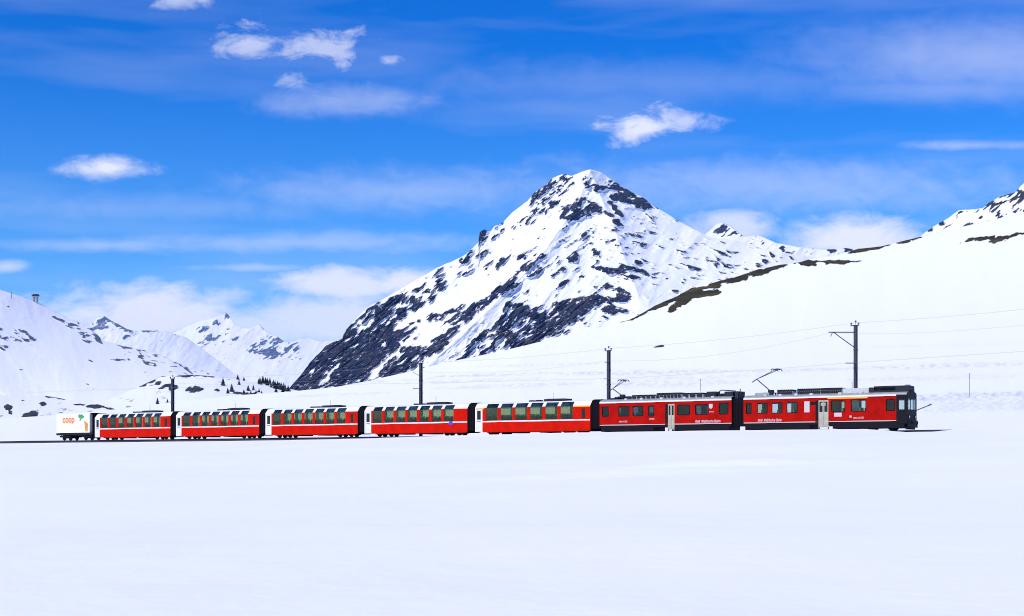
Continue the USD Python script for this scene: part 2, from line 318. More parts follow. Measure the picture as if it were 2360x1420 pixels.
def layer(name, mat, sil, foot, dist, us, nrow, label, cat, marks=(), snow_marks=(), base=0.0, jag=0.0, relief=((100, 40),), streak=(0.8, 1.0), seed=1, bump_rock=6.0, ribs=(), back=(0.35, 900), soft=1.2, thr=1.0, nscale=14.0, smooth_h=70, dirt=(), crag=0.0, flank=None, hard=6.5):
    """A hill or mountain as one sheet: front slope from its foot to the crest seen against what is behind, then a slope down at the back.
    sil, foot: crest and foot as seen, dist: (distance at the foot, at the crest) by column."""
    us = np.asarray(us, float)
    vs = np.interp(us, *zip(*sil))
    if jag:
        vs = vs + (meshkit.fbm(np.stack([us / 26.0, us * 0 + seed, us * 0], -1), 5, seed) - 0.5) * 2 * jag
    vf = np.interp(us, *zip(*foot))
    vf = np.maximum(vf, vs + 3)
    df = np.interp(us, [a[0] for a in dist], [a[1] for a in dist]); dc = np.interp(us, [a[0] for a in dist], [a[2] for a in dist])
    if len(dist) < 10:
        df, dc = gaussian_filter(df, 50, mode='nearest'), gaussian_filter(dc, 50, mode='nearest')
    t = np.linspace(0, 1, nrow)[:, None]
    U = np.repeat(us[None], nrow, 0); V = vf + (vs - vf) * t
    Hs = np.maximum(gaussian_filter(vf - vs, smooth_h, mode='nearest'), 4)
    T = np.clip((vf - V) / Hs, 0, 1.6)
    D = df + (dc - df) * T ** 0.95
    env = np.clip(t * 6, 0, 1)
    nx = np.stack([U, V, U * 0], -1)
    for (wl, amp) in relief:
        q = nx / wl
        q = np.stack([q[..., 0] + streak[0] * q[..., 1], (q[..., 1] - streak[0] * q[..., 0]) / (1 + 1.6 * streak[1]), q[..., 2]], -1)
        r = 1 - np.abs(2 * meshkit.fbm(q + seed * 3.7, 3, seed) - 1)
        D = D - amp * (r - 0.6) * env
    for (line, amp, w) in ribs:
        d2 = np.full(U.shape, 1e9)
        for a, b in zip(line[:-1], line[1:]):
            dx, dy = b[0] - a[0], b[1] - a[1]
            tt = np.clip(((U - a[0]) * dx + (V - a[1]) * dy) / (dx * dx + dy * dy), 0, 1)
            d2 = np.minimum(d2, np.hypot(U - a[0] - tt * dx, V - a[1] - tt * dy))
        D = D - amp * np.exp(-d2 / w) * env
    p = rock_map(U, V, list(marks), base, soft)
    # broken, streaky patches: noise drawn out along the slope
    wob = 10 * (meshkit.fbm(np.stack([U / 60.0, V / 60.0, U * 0 + seed], -1), 3, seed + 50) - 0.5)

    def streaky(slope, sd):
        c, s_ = math.cos(math.atan(slope)), math.sin(math.atan(slope))
        A, B = U * c - V * s_, U * s_ + V * c
        k1 = meshkit.fbm(np.stack([A / (nscale * 2.6), (B + 2.2 * wob) / (nscale * 0.75), U * 0 + seed], -1), 6, sd)
        k2 = meshkit.fbm(np.stack([A / 13.0, (B + wob) / 4.0, U * 0], -1), 3, sd + 20)
        k3 = 1 - np.abs(2 * meshkit.fbm(np.stack([A / (nscale * 9), (B + 1.6 * wob) / (nscale * 1.1), U * 0 + 3], -1), 4, sd + 30) - 1)
        k4 = 1 - np.abs(2 * meshkit.fbm(np.stack([(A + wob) / 34.0, (B + wob) / 7.0, U * 0 + 9], -1), 4, sd + 40) - 1)
        st = lambda q: (q - q.mean()) / q.std()
        return st(k1) + 0.8 * st(k2) - 0.75 * st(k3), k4

    n, cr = streaky(streak[0], seed + 40)
    if flank:
        wgt = np.clip((U - flank[0]) / (flank[1] - flank[0]), 0, 1)
        nb, cb = streaky(flank[2], seed + 140)
        n = n * (1 - wgt) + nb * wgt; cr = cr * (1 - wgt) + cb * wgt
    big = meshkit.fbm(np.stack([U / 55.0, V / 40.0, U * 0 + 2], -1), 3, seed + 90)
    n = n - 0.7 * (big - big.mean()) / big.std()
    order = n.ravel().argsort(); n = np.empty(n.size); n[order] = np.linspace(0, 1, n.size); n = n.reshape(U.shape)      # an even spread, so that a share of rock is a share of the ground
    sm = rock_map(U, V, list(snow_marks), 0, soft) if len(snow_marks) else 0
    rock = np.clip(0.5 + (p * thr - n - sm * 0.9) * hard, 0, 1) * (p > 0.004)
    D = D - bump_rock * gaussian_filter(rock, 0.8) * env
    if crag:
        D = D - crag * (cr - .6) * env * np.clip(gaussian_filter(rock, 1.5) + .12, 0, 1)
    dt = rock_map(U, V, list(dirt), 0, 1.0) if len(dirt) else np.zeros(U.shape)
    dt = dt * np.clip((meshkit.fbm(np.stack([U / 7.0, V / 2.6, U * 0], -1), 3, seed + 61) - .34) * 2.6, 0, 1)
    D = D - 0.15 * dt * (bump_rock > 0)
    pts = np.stack([(U - CX) / F * D, D, EYE + (HOR - V) / F * D], -1)
    crest = pts[-1]
    rows = [pts]
    rk = [rock]; dk = np.concatenate([dt[:1], dt, np.repeat(dt[-1:], 5, 0)])
    for k, f in enumerate((0.03, 0.1, 0.3, 0.6, 1.0)):
        q = crest.copy(); q[:, 1] += back[1] * f; q[:, 0] += (us - CX) / F * back[1] * f
        q[:, 2] = crest[:, 2] - (crest[:, 2] + 4) * (0.02 * min(1, f * 20) + 0.98 * f ** 1.1 if f > 0.03 else 0.015) - 0
        rows.append(q[None]); rk.append(rock[-1:][:] * 0.8)
    skirt = pts[0].copy(); skirt[:, 2] -= 30; skirt[:, 1] -= 1.0
    rows.insert(0, skirt[None]); rk.insert(0, rock[:1])
    allp = np.concatenate(rows); allr = np.concatenate(rk)
    m = usdkit.mesh(stage, '/World/' + name, (allp.reshape(-1, 3), grid_faces(*allp.shape[:2])), M[mat], smooth=True)
    UsdGeom.PrimvarsAPI(m).CreatePrimvar('rock', Sdf.ValueTypeNames.FloatArray, 'vertex').Set(Vt.FloatArray.FromNumpy(allr.ravel().astype(np.float32)))
    if len(dirt):
        UsdGeom.PrimvarsAPI(m).CreatePrimvar('dirt', Sdf.ValueTypeNames.FloatArray, 'vertex').Set(Vt.FloatArray.FromNumpy(dk.ravel().astype(np.float32)))
    tag(m, label, cat, kind='structure')
    LAYERS[name] = (us, vs, vf, pts, nrow)
    return m


def on_layer(name, u, v):
    """The point of a layer's front slope seen at pixel (u, v)."""
    us, vs, vf, pts, nrow = LAYERS[name]
    a, b = np.interp(u, us, vs), np.interp(u, us, vf)
    t = np.clip((v - b) / (a - b), 0, 1) * (nrow - 1); i = np.interp(u, us, np.arange(len(us)))
    return np.array([map_coordinates(pts[..., k], [[t], [i]], order=1)[0] for k in range(3)])


# the main peak
MAIN = [(560, 960), (640, 912), (665, 896), (690, 868), (712, 838), (735, 812), (752, 797), (775, 785), (789, 780), (793, 766), (806, 752), (815, 742), (845, 712), (880, 690), (920, 668), (960, 645),
        (1000, 622), (1040, 603), (1075, 585), (1102, 560), (1106, 535), (1116, 528), (1130, 534), (1140, 522), (1158, 514), (1180, 490), (1215, 465), (1232, 444), (1255, 428), (1272, 410), (1300, 401), (1318, 405), (1340, 396),
        (1360, 390), (1385, 396), (1408, 413), (1440, 434), (1463, 448), (1480, 455), (1500, 470), (1520, 482), (1560, 508), (1600, 527), (1640, 548), (1700, 556), (1760, 574), (1850, 590), (1960, 606), (2050, 640), (2150, 700)]
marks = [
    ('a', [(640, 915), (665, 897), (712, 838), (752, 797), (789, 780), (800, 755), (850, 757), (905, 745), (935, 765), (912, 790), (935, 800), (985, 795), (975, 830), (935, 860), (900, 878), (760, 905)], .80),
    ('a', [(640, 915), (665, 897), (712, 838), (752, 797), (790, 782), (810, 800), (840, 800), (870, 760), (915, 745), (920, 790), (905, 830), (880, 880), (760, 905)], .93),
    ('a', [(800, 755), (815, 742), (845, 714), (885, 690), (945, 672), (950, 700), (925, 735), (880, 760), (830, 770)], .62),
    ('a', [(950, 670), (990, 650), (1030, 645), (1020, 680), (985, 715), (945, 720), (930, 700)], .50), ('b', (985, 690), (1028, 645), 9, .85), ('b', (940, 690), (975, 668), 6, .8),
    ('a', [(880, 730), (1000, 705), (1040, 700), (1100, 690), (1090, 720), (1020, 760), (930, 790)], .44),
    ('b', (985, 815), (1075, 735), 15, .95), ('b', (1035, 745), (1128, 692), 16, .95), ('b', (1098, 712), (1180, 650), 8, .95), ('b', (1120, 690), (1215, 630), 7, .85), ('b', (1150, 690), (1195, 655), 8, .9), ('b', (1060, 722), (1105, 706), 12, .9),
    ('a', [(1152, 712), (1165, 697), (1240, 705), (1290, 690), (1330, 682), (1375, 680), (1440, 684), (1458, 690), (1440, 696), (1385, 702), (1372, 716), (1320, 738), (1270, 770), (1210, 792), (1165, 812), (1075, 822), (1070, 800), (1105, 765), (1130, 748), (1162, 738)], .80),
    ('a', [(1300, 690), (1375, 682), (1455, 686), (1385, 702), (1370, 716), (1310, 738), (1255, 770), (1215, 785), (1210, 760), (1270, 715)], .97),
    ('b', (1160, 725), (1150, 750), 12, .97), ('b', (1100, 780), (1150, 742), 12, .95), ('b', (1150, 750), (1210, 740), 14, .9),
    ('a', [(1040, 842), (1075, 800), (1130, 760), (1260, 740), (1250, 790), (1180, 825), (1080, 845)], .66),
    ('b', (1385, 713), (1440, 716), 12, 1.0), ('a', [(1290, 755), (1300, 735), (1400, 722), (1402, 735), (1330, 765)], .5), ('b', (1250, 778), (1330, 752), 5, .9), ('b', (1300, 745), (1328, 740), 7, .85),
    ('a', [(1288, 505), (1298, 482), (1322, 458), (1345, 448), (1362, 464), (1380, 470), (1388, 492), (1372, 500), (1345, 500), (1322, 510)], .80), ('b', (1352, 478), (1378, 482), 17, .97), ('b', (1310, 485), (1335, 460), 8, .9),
    ('a', [(1340, 420), (1350, 400), (1385, 400), (1440, 436), (1463, 448), (1450, 462), (1400, 455), (1370, 440)], .38), ('b', (1385, 405), (1462, 452), 8, .6), ('b', (1404, 452), (1455, 464), 7, .95), ('b', (1462, 466), (1494, 472), 11, 1.0), ('b', (1508, 472), (1522, 480), 3, .9),  # the wide oval is a ridge shadow put into the rock mask
    ('b', (1400, 462), (1440, 502), 6, .8), ('b', (1395, 488), (1432, 522), 7, .7), ('b', (1352, 400), (1355, 445), 4, .7),  # middle streak is bluish shade painted into the rock mask
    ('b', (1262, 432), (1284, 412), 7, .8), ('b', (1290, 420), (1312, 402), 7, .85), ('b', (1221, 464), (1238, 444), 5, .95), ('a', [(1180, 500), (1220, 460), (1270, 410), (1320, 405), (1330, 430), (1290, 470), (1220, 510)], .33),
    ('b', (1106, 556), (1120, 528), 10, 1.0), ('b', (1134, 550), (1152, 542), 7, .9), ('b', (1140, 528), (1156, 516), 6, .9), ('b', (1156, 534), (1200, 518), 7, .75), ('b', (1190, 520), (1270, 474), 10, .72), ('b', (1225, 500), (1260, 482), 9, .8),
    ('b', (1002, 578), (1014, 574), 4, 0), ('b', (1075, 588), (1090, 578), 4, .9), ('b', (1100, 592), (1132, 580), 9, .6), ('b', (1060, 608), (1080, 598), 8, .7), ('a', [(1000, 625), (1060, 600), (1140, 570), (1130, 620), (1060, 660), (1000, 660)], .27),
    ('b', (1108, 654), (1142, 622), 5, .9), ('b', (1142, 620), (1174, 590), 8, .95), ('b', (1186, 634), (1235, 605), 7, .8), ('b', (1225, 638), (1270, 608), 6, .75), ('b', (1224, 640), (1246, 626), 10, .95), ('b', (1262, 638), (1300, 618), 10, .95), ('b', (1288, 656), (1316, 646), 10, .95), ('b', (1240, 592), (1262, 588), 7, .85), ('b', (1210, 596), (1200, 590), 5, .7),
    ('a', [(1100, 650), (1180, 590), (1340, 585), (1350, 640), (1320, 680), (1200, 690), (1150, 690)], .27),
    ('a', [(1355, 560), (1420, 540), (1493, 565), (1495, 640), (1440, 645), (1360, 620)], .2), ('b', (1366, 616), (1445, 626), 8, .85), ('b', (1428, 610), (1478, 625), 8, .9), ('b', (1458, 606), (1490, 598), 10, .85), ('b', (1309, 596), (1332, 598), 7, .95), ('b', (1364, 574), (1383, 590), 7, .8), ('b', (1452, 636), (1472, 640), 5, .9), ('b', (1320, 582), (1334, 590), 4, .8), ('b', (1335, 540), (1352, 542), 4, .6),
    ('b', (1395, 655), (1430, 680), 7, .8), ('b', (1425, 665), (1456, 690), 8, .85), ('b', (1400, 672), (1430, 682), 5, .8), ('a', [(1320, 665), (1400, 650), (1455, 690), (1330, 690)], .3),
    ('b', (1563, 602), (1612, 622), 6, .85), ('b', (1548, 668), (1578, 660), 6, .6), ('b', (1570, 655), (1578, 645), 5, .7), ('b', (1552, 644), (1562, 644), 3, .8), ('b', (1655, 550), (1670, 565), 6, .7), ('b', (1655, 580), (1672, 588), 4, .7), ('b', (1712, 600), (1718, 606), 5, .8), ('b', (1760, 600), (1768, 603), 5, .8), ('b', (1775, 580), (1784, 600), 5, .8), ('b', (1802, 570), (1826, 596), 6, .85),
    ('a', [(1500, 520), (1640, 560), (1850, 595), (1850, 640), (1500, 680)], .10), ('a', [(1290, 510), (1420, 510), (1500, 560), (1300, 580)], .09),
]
snow_marks = [('b', (1000, 840), (1100, 735), 9, .9), ('b', (1085, 748), (1175, 672), 7, .8), ('b', (843, 876), (925, 805), 5, .75), ('b', (805, 888), (880, 840), 3, .6), ('b', (1125, 748), (1158, 702), 13, .95), ('b', (1060, 838), (1160, 765), 4, .7), ('b', (845, 760), (935, 745), 5, .5),
              ('b', (910, 755), (1085, 655), 10, .8), ('b', (1010, 715), (1190, 610), 14, .9), ('b', (940, 740), (1010, 700), 9, .6), ('b', (900, 705), (935, 705), 4, .5)]
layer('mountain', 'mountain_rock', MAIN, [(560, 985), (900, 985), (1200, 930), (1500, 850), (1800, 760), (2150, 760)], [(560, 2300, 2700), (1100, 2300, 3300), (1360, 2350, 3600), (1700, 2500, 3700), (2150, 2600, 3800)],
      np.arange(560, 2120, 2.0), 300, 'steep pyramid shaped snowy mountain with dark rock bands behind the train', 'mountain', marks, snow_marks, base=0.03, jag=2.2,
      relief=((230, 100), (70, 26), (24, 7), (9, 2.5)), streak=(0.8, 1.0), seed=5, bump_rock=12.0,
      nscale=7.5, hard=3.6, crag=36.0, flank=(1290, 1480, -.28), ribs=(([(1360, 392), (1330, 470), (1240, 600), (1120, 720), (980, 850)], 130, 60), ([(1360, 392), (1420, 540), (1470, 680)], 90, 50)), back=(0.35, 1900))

# the ridge and second summit to its right, farther back
layer('mountain_ridge', 'mountain_rock', [(1500, 560), (1560, 548), (1622, 543), (1640, 527), (1652, 516), (1663, 513), (1680, 519), (1692, 528), (1715, 546), (1724, 545), (1745, 541), (1765, 549), (1790, 560), (1850, 570), (1900, 576), (1950, 572), (1985, 574), (2050, 590), (2200, 650)],
      [(1500, 700), (2200, 720)], [(1500, 3900, 4900), (2200, 3900, 4900)], np.arange(1500, 2200, 2.0), 90, 'snowy ridge with a small dark rocky summit right of the pyramid mountain', 'mountain',
      [('b', (1650, 532), (1690, 535), 14, .8), ('b', (1690, 535), (1712, 543), 6, .8), ('b', (1752, 556), (1762, 560), 4, .7), ('b', (1900, 573), (1925, 577), 5, .8), ('b', (1948, 572), (1962, 580), 5, .8), ('b', (1800, 570), (1822, 592), 5, .7)], base=0.03, jag=1.5,
      relief=((120, 90), (40, 40), (14, 12)), seed=11, nscale=8, crag=20.0, bump_rock=8, back=(.3, 1500))
# rocky slope behind the hillside at the right edge
layer('rocky_slope', 'low_rock', [(2060, 575), (2118, 547), (2150, 524), (2185, 502), (2210, 485), (2235, 483), (2265, 481), (2280, 466), (2300, 455), (2318, 449), (2340, 444), (2352, 430), (2380, 405), (2480, 340), (2600, 300), (2800, 290)],
      [(2060, 640), (2360, 600), (2800, 520)], [(2060, 1300, 1500), (2800, 1300, 1900)], np.arange(2060, 2800, 2.0), 110, 'rocky snow slope rising behind the smooth hillside at the right edge', 'mountain',
      [('b', (2266, 480), (2288, 464), 6, .95), ('b', (2280, 478), (2302, 468), 6, .8), ('b', (2302, 455), (2330, 450), 5, .7), ('b', (2300, 470), (2345, 456), 5, .75), ('b', (2330, 470), (2342, 490), 6, .6), ('b', (2205, 490), (2216, 488), 4, .8), ('b', (2226, 488), (2234, 490), 4, .8), ('b', (2140, 532), (2150, 528), 5, 1), ('b', (2164, 518), (2174, 513), 5, 1), ('b', (2200, 500), (2215, 500), 4, .7),
       ('b', (2258, 504), (2266, 500), 4, .8), ('b', (2280, 500), (2305, 490), 5, .75), ('b', (2228, 522), (2250, 517), 3, .9), ('b', (2265, 514), (2280, 509), 3, .9), ('a', [(2270, 480), (2340, 440), (2700, 320), (2700, 480), (2300, 510)], .38)], base=.05, jag=2.0,
      relief=((90, 26), (30, 10), (10, 4)), seed=17, nscale=7, crag=7.0, bump_rock=3, back=(.3, 900))
# far peaks at the left
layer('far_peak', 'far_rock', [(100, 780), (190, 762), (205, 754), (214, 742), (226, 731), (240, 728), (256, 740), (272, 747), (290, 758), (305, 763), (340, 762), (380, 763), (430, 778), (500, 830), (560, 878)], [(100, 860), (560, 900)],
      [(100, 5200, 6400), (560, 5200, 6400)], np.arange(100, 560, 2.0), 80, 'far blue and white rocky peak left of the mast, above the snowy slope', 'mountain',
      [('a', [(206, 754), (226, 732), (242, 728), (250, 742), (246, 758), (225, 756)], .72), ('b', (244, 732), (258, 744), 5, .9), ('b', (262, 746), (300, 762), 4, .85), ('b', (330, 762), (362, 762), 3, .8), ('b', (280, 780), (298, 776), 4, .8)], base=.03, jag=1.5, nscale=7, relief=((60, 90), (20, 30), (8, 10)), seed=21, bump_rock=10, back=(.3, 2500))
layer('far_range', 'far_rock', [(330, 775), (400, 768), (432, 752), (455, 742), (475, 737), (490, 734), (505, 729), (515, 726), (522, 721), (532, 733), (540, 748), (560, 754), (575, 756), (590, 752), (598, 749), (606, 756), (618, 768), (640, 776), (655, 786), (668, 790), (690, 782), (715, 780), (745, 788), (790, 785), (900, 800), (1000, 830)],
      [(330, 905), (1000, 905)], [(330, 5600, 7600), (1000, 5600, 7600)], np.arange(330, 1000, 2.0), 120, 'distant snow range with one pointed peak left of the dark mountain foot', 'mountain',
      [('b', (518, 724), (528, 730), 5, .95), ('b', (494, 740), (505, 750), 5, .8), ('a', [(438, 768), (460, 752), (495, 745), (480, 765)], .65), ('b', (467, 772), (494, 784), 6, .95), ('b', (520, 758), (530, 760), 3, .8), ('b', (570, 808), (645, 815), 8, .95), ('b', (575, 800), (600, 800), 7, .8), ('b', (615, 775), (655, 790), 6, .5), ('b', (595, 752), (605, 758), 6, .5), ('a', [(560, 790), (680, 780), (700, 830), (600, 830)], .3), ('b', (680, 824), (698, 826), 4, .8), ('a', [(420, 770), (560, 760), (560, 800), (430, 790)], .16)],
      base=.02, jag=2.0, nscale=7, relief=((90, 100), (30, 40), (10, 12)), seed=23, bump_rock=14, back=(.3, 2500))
# the big slope at the left
layer('ski_slope', 'slope_rock', [(-500, 560), (-200, 620), (0, 668), (20, 674), (42, 682), (70, 692), (90, 699), (120, 714), (155, 733), (185, 744), (208, 752), (222, 768), (238, 786), (262, 792), (290, 799), (330, 806), (362, 815), (395, 830), (430, 846), (470, 858), (520, 872), (600, 905)],
      [(-500, 1000), (600, 940)], [(-500, 1500, 2100), (200, 1500, 2500), (600, 1500, 2300)], np.arange(-500, 600, 2.2), 170, 'broad snowy slope with scattered rocks rising to the left edge', 'mountain',
      [('b', (-30, 758), (35, 760), 6, .95), ('b', (30, 760), (48, 775), 7, .9), ('b', (45, 762), (78, 782), 5, .95), ('a', [(-60, 760), (30, 762), (82, 785), (50, 788), (-60, 778)], .45),  # shadowed blue cliffs: rock and its shade both put into the mask
       ('b', (12, 707), (30, 709), 3, .8), ('b', (110, 726), (135, 733), 3, .9), ('b', (130, 732), (170, 756), 5, .75), ('b', (195, 770), (200, 792), 6, .8), ('b', (210, 758), (232, 790), 6, .95), ('a', [(185, 765), (212, 758), (235, 792), (190, 795)], .55), ('b', (246, 782), (254, 787), 4, .9), ('b', (268, 790), (280, 796), 4, .8),
       ('b', (-20, 800), (18, 804), 6, .8), ('b', (26, 836), (34, 846), 4, .8), ('b', (44, 850), (50, 854), 4, .8), ('b', (285, 802), (305, 800), 5, .95), ('b', (325, 801), (345, 807), 4, .85), ('b', (315, 823), (330, 821), 4, .9), ('b', (198, 831), (222, 832), 2, .9), ('b', (240, 829), (290, 830), 2, .9), ('b', (195, 886), (205, 887), 3, .8),
       ('b', (375, 827), (390, 825), 5, .95), ('b', (368, 837), (385, 832), 4, .9), ('b', (335, 837), (360, 842), 5, .85), ('b', (328, 857), (334, 857), 4, .8), ('b', (395, 833), (408, 836), 5, .8), ('b', (415, 842), (420, 845), 3, .8), ('b', (426, 848), (432, 852), 5, .9), ('b', (478, 846), (484, 850), 4, .8), ('b', (140, 740), (205, 756), 8, .25), ('a', [(280, 795), (480, 850), (480, 870), (300, 850)], .12)],
      base=.004, jag=1.2, relief=((200, 50), (60, 9), (20, 2.5), (8, .8)), streak=(-.4, .5), seed=29, bump_rock=4, back=(.3, 1200), nscale=6, thr=.9)
layer('low_hill', 'low_rock', [(-500, 890), (-100, 900), (40, 914), (105, 912), (150, 920), (200, 930), (236, 928), (300, 902), (340, 882), (372, 868), (400, 866), (440, 864), (500, 868), (540, 874), (580, 880), (620, 886), (660, 894), (700, 903), (800, 930)],
      [(-500, 990), (200, 985), (800, 960)], [(-500, 620, 760), (300, 650, 1000), (800, 700, 1100)], np.arange(-500, 800, 1.8), 120, 'low snowy knoll with black rock ledges behind the first mast', 'hill',
      [('b', (322, 890), (338, 882), 5, 1.), ('b', (335, 882), (366, 868), 4, 1.), ('b', (366, 868), (385, 867), 2, .9), ('b', (240, 922), (322, 890), 1.4, .9), ('b', (368, 895), (395, 885), 3.5, 1.), ('b', (388, 893), (408, 892), 7, 1.), ('b', (360, 884), (372, 882), 3, .9), ('b', (430, 899), (466, 897), 7, 1.1), ('b', (496, 899), (506, 899), 3, .9), ('b', (412, 866), (460, 866), 2.5, .95), ('b', (462, 866), (492, 868), 3, .9),
       ('b', (108, 914), (125, 914), 4, 1.), ('b', (125, 915), (150, 921), 2, .9), ('b', (170, 932), (195, 933), 2, .9), ('b', (200, 936), (235, 938), 4, .9), ('b', (235, 938), (285, 950), 2.5, .95), ('b', (92, 930), (106, 931), 4, .9), ('b', (12, 938), (26, 940), 6, 1.), ('b', (20, 946), (28, 956), 5, .9), ('b', (54, 955), (68, 956), 5, .9), ('b', (66, 956), (84, 955), 7, 1.), ('b', (-60, 922), (20, 924), 3, .35), ('b', (540, 906), (600, 904), 5, .6), ('b', (0, 926), (60, 922), 3, .35)],
      base=.015, jag=.6, relief=((120, 12), (40, 3), (14, .8)), streak=(.2, .4), seed=31, bump_rock=1.6, back=(.3, 500), nscale=8, soft=.8)

# the near hillside, from just behind the track to its crest
HSIL = [(-600, 985), (0, 964), (130, 957), (300, 940), (420, 924), (540, 912), (640, 905), (690, 901), (780, 891), (850, 878), (950, 855), (1000, 842), (1100, 821), (1200, 799), (1300, 774), (1400, 750), (1450, 737), (1480, 722), (1510, 704), (1560, 683), (1600, 660), (1640, 652), (1700, 637), (1750, 620), (1800, 610), (1840, 605), (1870, 596), (1920, 590), (1980, 573), (2030, 568), (2080, 556), (2120, 546), (2200, 527), (2280, 508), (2360, 489), (2600, 430), (2960, 360)]
hus = np.arange(-600, 2960, 3.0)
hmarks = [('b', (u0, float(np.interp(u0, *zip(*HSIL))) + o), (u1, float(np.interp(u1, *zip(*HSIL))) + o), w * .62, .95) for u0, u1, o, w in ((1412, 1470, 3, 3), (1455, 1515, 3, 4), (1505, 1560, 3, 3), (1550, 1605, 4, 6), (1590, 1645, 5, 8), (1640, 1702, 3, 5), (1690, 1760, 4, 6), (1745, 1822, 3, 5), (1815, 1850, 2, 2.5), (1842, 1890, 4, 5), (1955, 2032, 3, 4), (2024, 2050, 2, 2), (2066, 2128, 2, 3))] + [('b', (1418, 745), (1470, 722), 6, .85), ('b', (1462, 724), (1520, 705), 9, .95), ('b', (1505, 706), (1575, 682), 6, .7), ('b', (1545, 715), (1600, 675), 9, .97), ('b', (1590, 678), (1655, 660), 12, .97), ('b', (1640, 676), (1658, 674), 9, 1.2), ('b', (1660, 648), (1720, 642), 6, 1.1), ('b', (1715, 632), (1770, 625), 7, .97), ('b', (1760, 622), (1815, 610), 6, 1.1), ('b', (1845, 608), (1880, 605), 8, 1.1), ('b', (1870, 612), (1885, 612), 5, .9), ('b', (1875, 602), (1960, 604), 4, 1.0), ('b', (1950, 604), (2060, 598), 1.4, .6),
          ('b', (1965, 578), (2020, 570), 5, 1.1), ('b', (2072, 558), (2125, 546), 3, 1.), ('b', (2030, 567), (2045, 565), 3, .9), ('b', (2205, 564), (2245, 550), 2.5, .9), ('b', (2232, 552), (2290, 546), 6, 1.1), ('b', (2280, 558), (2335, 543), 6, 1.1), ('b', (2330, 541), (2420, 532), 4, 1.1)]
hdirt_grey = [('a', [(2110, 912), (2200, 905), (2400, 902), (2400, 916), (2120, 922)], .7), ('a', [(2120, 922), (2400, 916), (2400, 945), (2130, 950)], .35),
         ('b', (1000, 868), (1290, 860), 3.5, .5), ('b', (1290, 862), (1700, 855), 5, .55), ('b', (1700, 858), (1960, 850), 3.5, .5), ('b', (1960, 850), (2360, 838), 5, .55), ('b', (720, 888), (1000, 872), 2.5, .4), ('b', (1400, 886), (1700, 880), 9, .4), ('b', (1000, 895), (1360, 884), 5, .35), ('b', (900, 885), (1250, 872), 4, .35), ('b', (1420, 872), (1760, 866), 4, .35), ('b', (1100, 845), (1380, 838), 3, .3), ('b', (2000, 800), (2360, 792), 3, .2), ('b', (640, 915), (900, 905), 3, .3), ('b', (1950, 876), (2360, 866), 5, .3)]  # faint greyer bands along the road line and lower slope
layer('hillside', 'hill_turf', HSIL, [(u, float(HOR - (RAIL - 0.75 - EYE) * F / y_of_u(u, 4.0))) for u in hus], [(u, y_of_u(u, 4.0), d) for u, d in ((u, float(np.interp(u, [-600, 0, 640, 1200, 1800, 2400, 2960], [430, 410, 440, 500, 640, 790, 880]))) for u in hus)],
      hus, 240, 'smooth snowy hillside rising to the right behind the train with olive turf strips on its crest', 'hillside', hmarks, base=0.0, jag=.7, relief=((260, 6), (110, 2.2), (60, .9), (16, .2)), streak=(.1, .2), seed=37, bump_rock=.7, back=(.3, 300), nscale=10, soft=.7, thr=1.0, dirt=hdirt_grey)

# ------------------------------------------------------------------ railway track
S_LEFT, S_RIGHT = -150.0, S_OUT + 1.5
tr = thing('railway_track', on_track(0), -TH, 'dark metre gauge rails running under the train and out of the snow', 'railway track')
for yy in (-0.53, 0.53):
    prof = Polygon([(-.05, -.15), (.05, -.15), (.05, -.13), (.012, -.11), (.012, -.04), (.035, -.03), (.035, 0), (-.035, 0), (-.035, -.03), (-.012, -.04), (-.012, -.11), (-.05, -.13)])
    part(tr, 'rail', prism_x(affinity.translate(prof, yy, 0), S_LEFT, S_RIGHT), 'rail_steel')
part(tr, 'ballast_bed', prism_x(Polygon([(-1.75, -.62), (1.6, -.6), (1.25, -.19), (-1.38, -.19)]), S_LEFT, S_RIGHT - 1.5), 'ballast')
sl = part(tr, 'sleeper', [bx(x - .11, x + .11, -.95, .95, -.26, -.152) for x in np.arange(S_LEFT + .3, S_RIGHT - 1.6, .68)], 'sleeper_wood')
sl.SetCustomDataByKey('kind', 'stuff')


# ------------------------------------------------------------------ coaches
def loc_x(u, s0, n=-1.325):
    return s_of_u(u, n) - s0


def wheelset(parent, cx, r=0.36, wb=1.8):
    bg = part(parent, 'bogie', [bx(cx - wb / 2 - .55, cx + wb / 2 + .55, sgn * 1.02 - .07, sgn * 1.02 + .07, .38, .62) for sgn in (-1, 1)] + [bx(cx - .3, cx + .3, -1.0, 1.0, .34, .56)]
              + [bx(cx + dx - .14, cx + dx + .14, sgn * 1.02 - .12, sgn * 1.02 + .12, .24, .5) for sgn in (-1, 1) for dx in (-wb / 2, wb / 2)], 'bogie_black')
    for dx in (-wb / 2, wb / 2):
        ws = [trimesh.creation.cylinder(radius=.07, segment=[[cx + dx, -.6, r], [cx + dx, .6, r]], sections=10)]
        for sgn in (-1, 1):
            ws.append(trimesh.creation.cylinder(radius=r, segment=[[cx + dx, sgn * .47, r + .003], [cx + dx, sgn * .6, r + .003]], sections=24))
            ws.append(trimesh.creation.cylinder(radius=r + .03, segment=[[cx + dx, sgn * .44, r + .003], [cx + dx, sgn * .47, r + .003]], sections=24))
        part(bg, 'wheelset', ws, 'bogie_black')


HW = 1.325
ZB, ZW, ZBR, ZT, YT = 0.32, 1.64, 3.08, 3.58, 0.90      # skirt, window foot, bend, top of the roof windows, half width there


def slant(mesh):
    """Takes a plate drawn upright from z = 0 (the bend) on the near side to the leaning upper wall."""
    h = ZT - ZBR; w = HW - YT; L = math.hypot(h, w)
    v = mesh.vertices.copy(); zz = v[:, 2] / L; out = v[:, 1]
    mesh.vertices = np.stack([v[:, 0], -HW + zz * w + out * (h / L), ZBR + zz * h - out * (w / L)], 1)
    return mesh


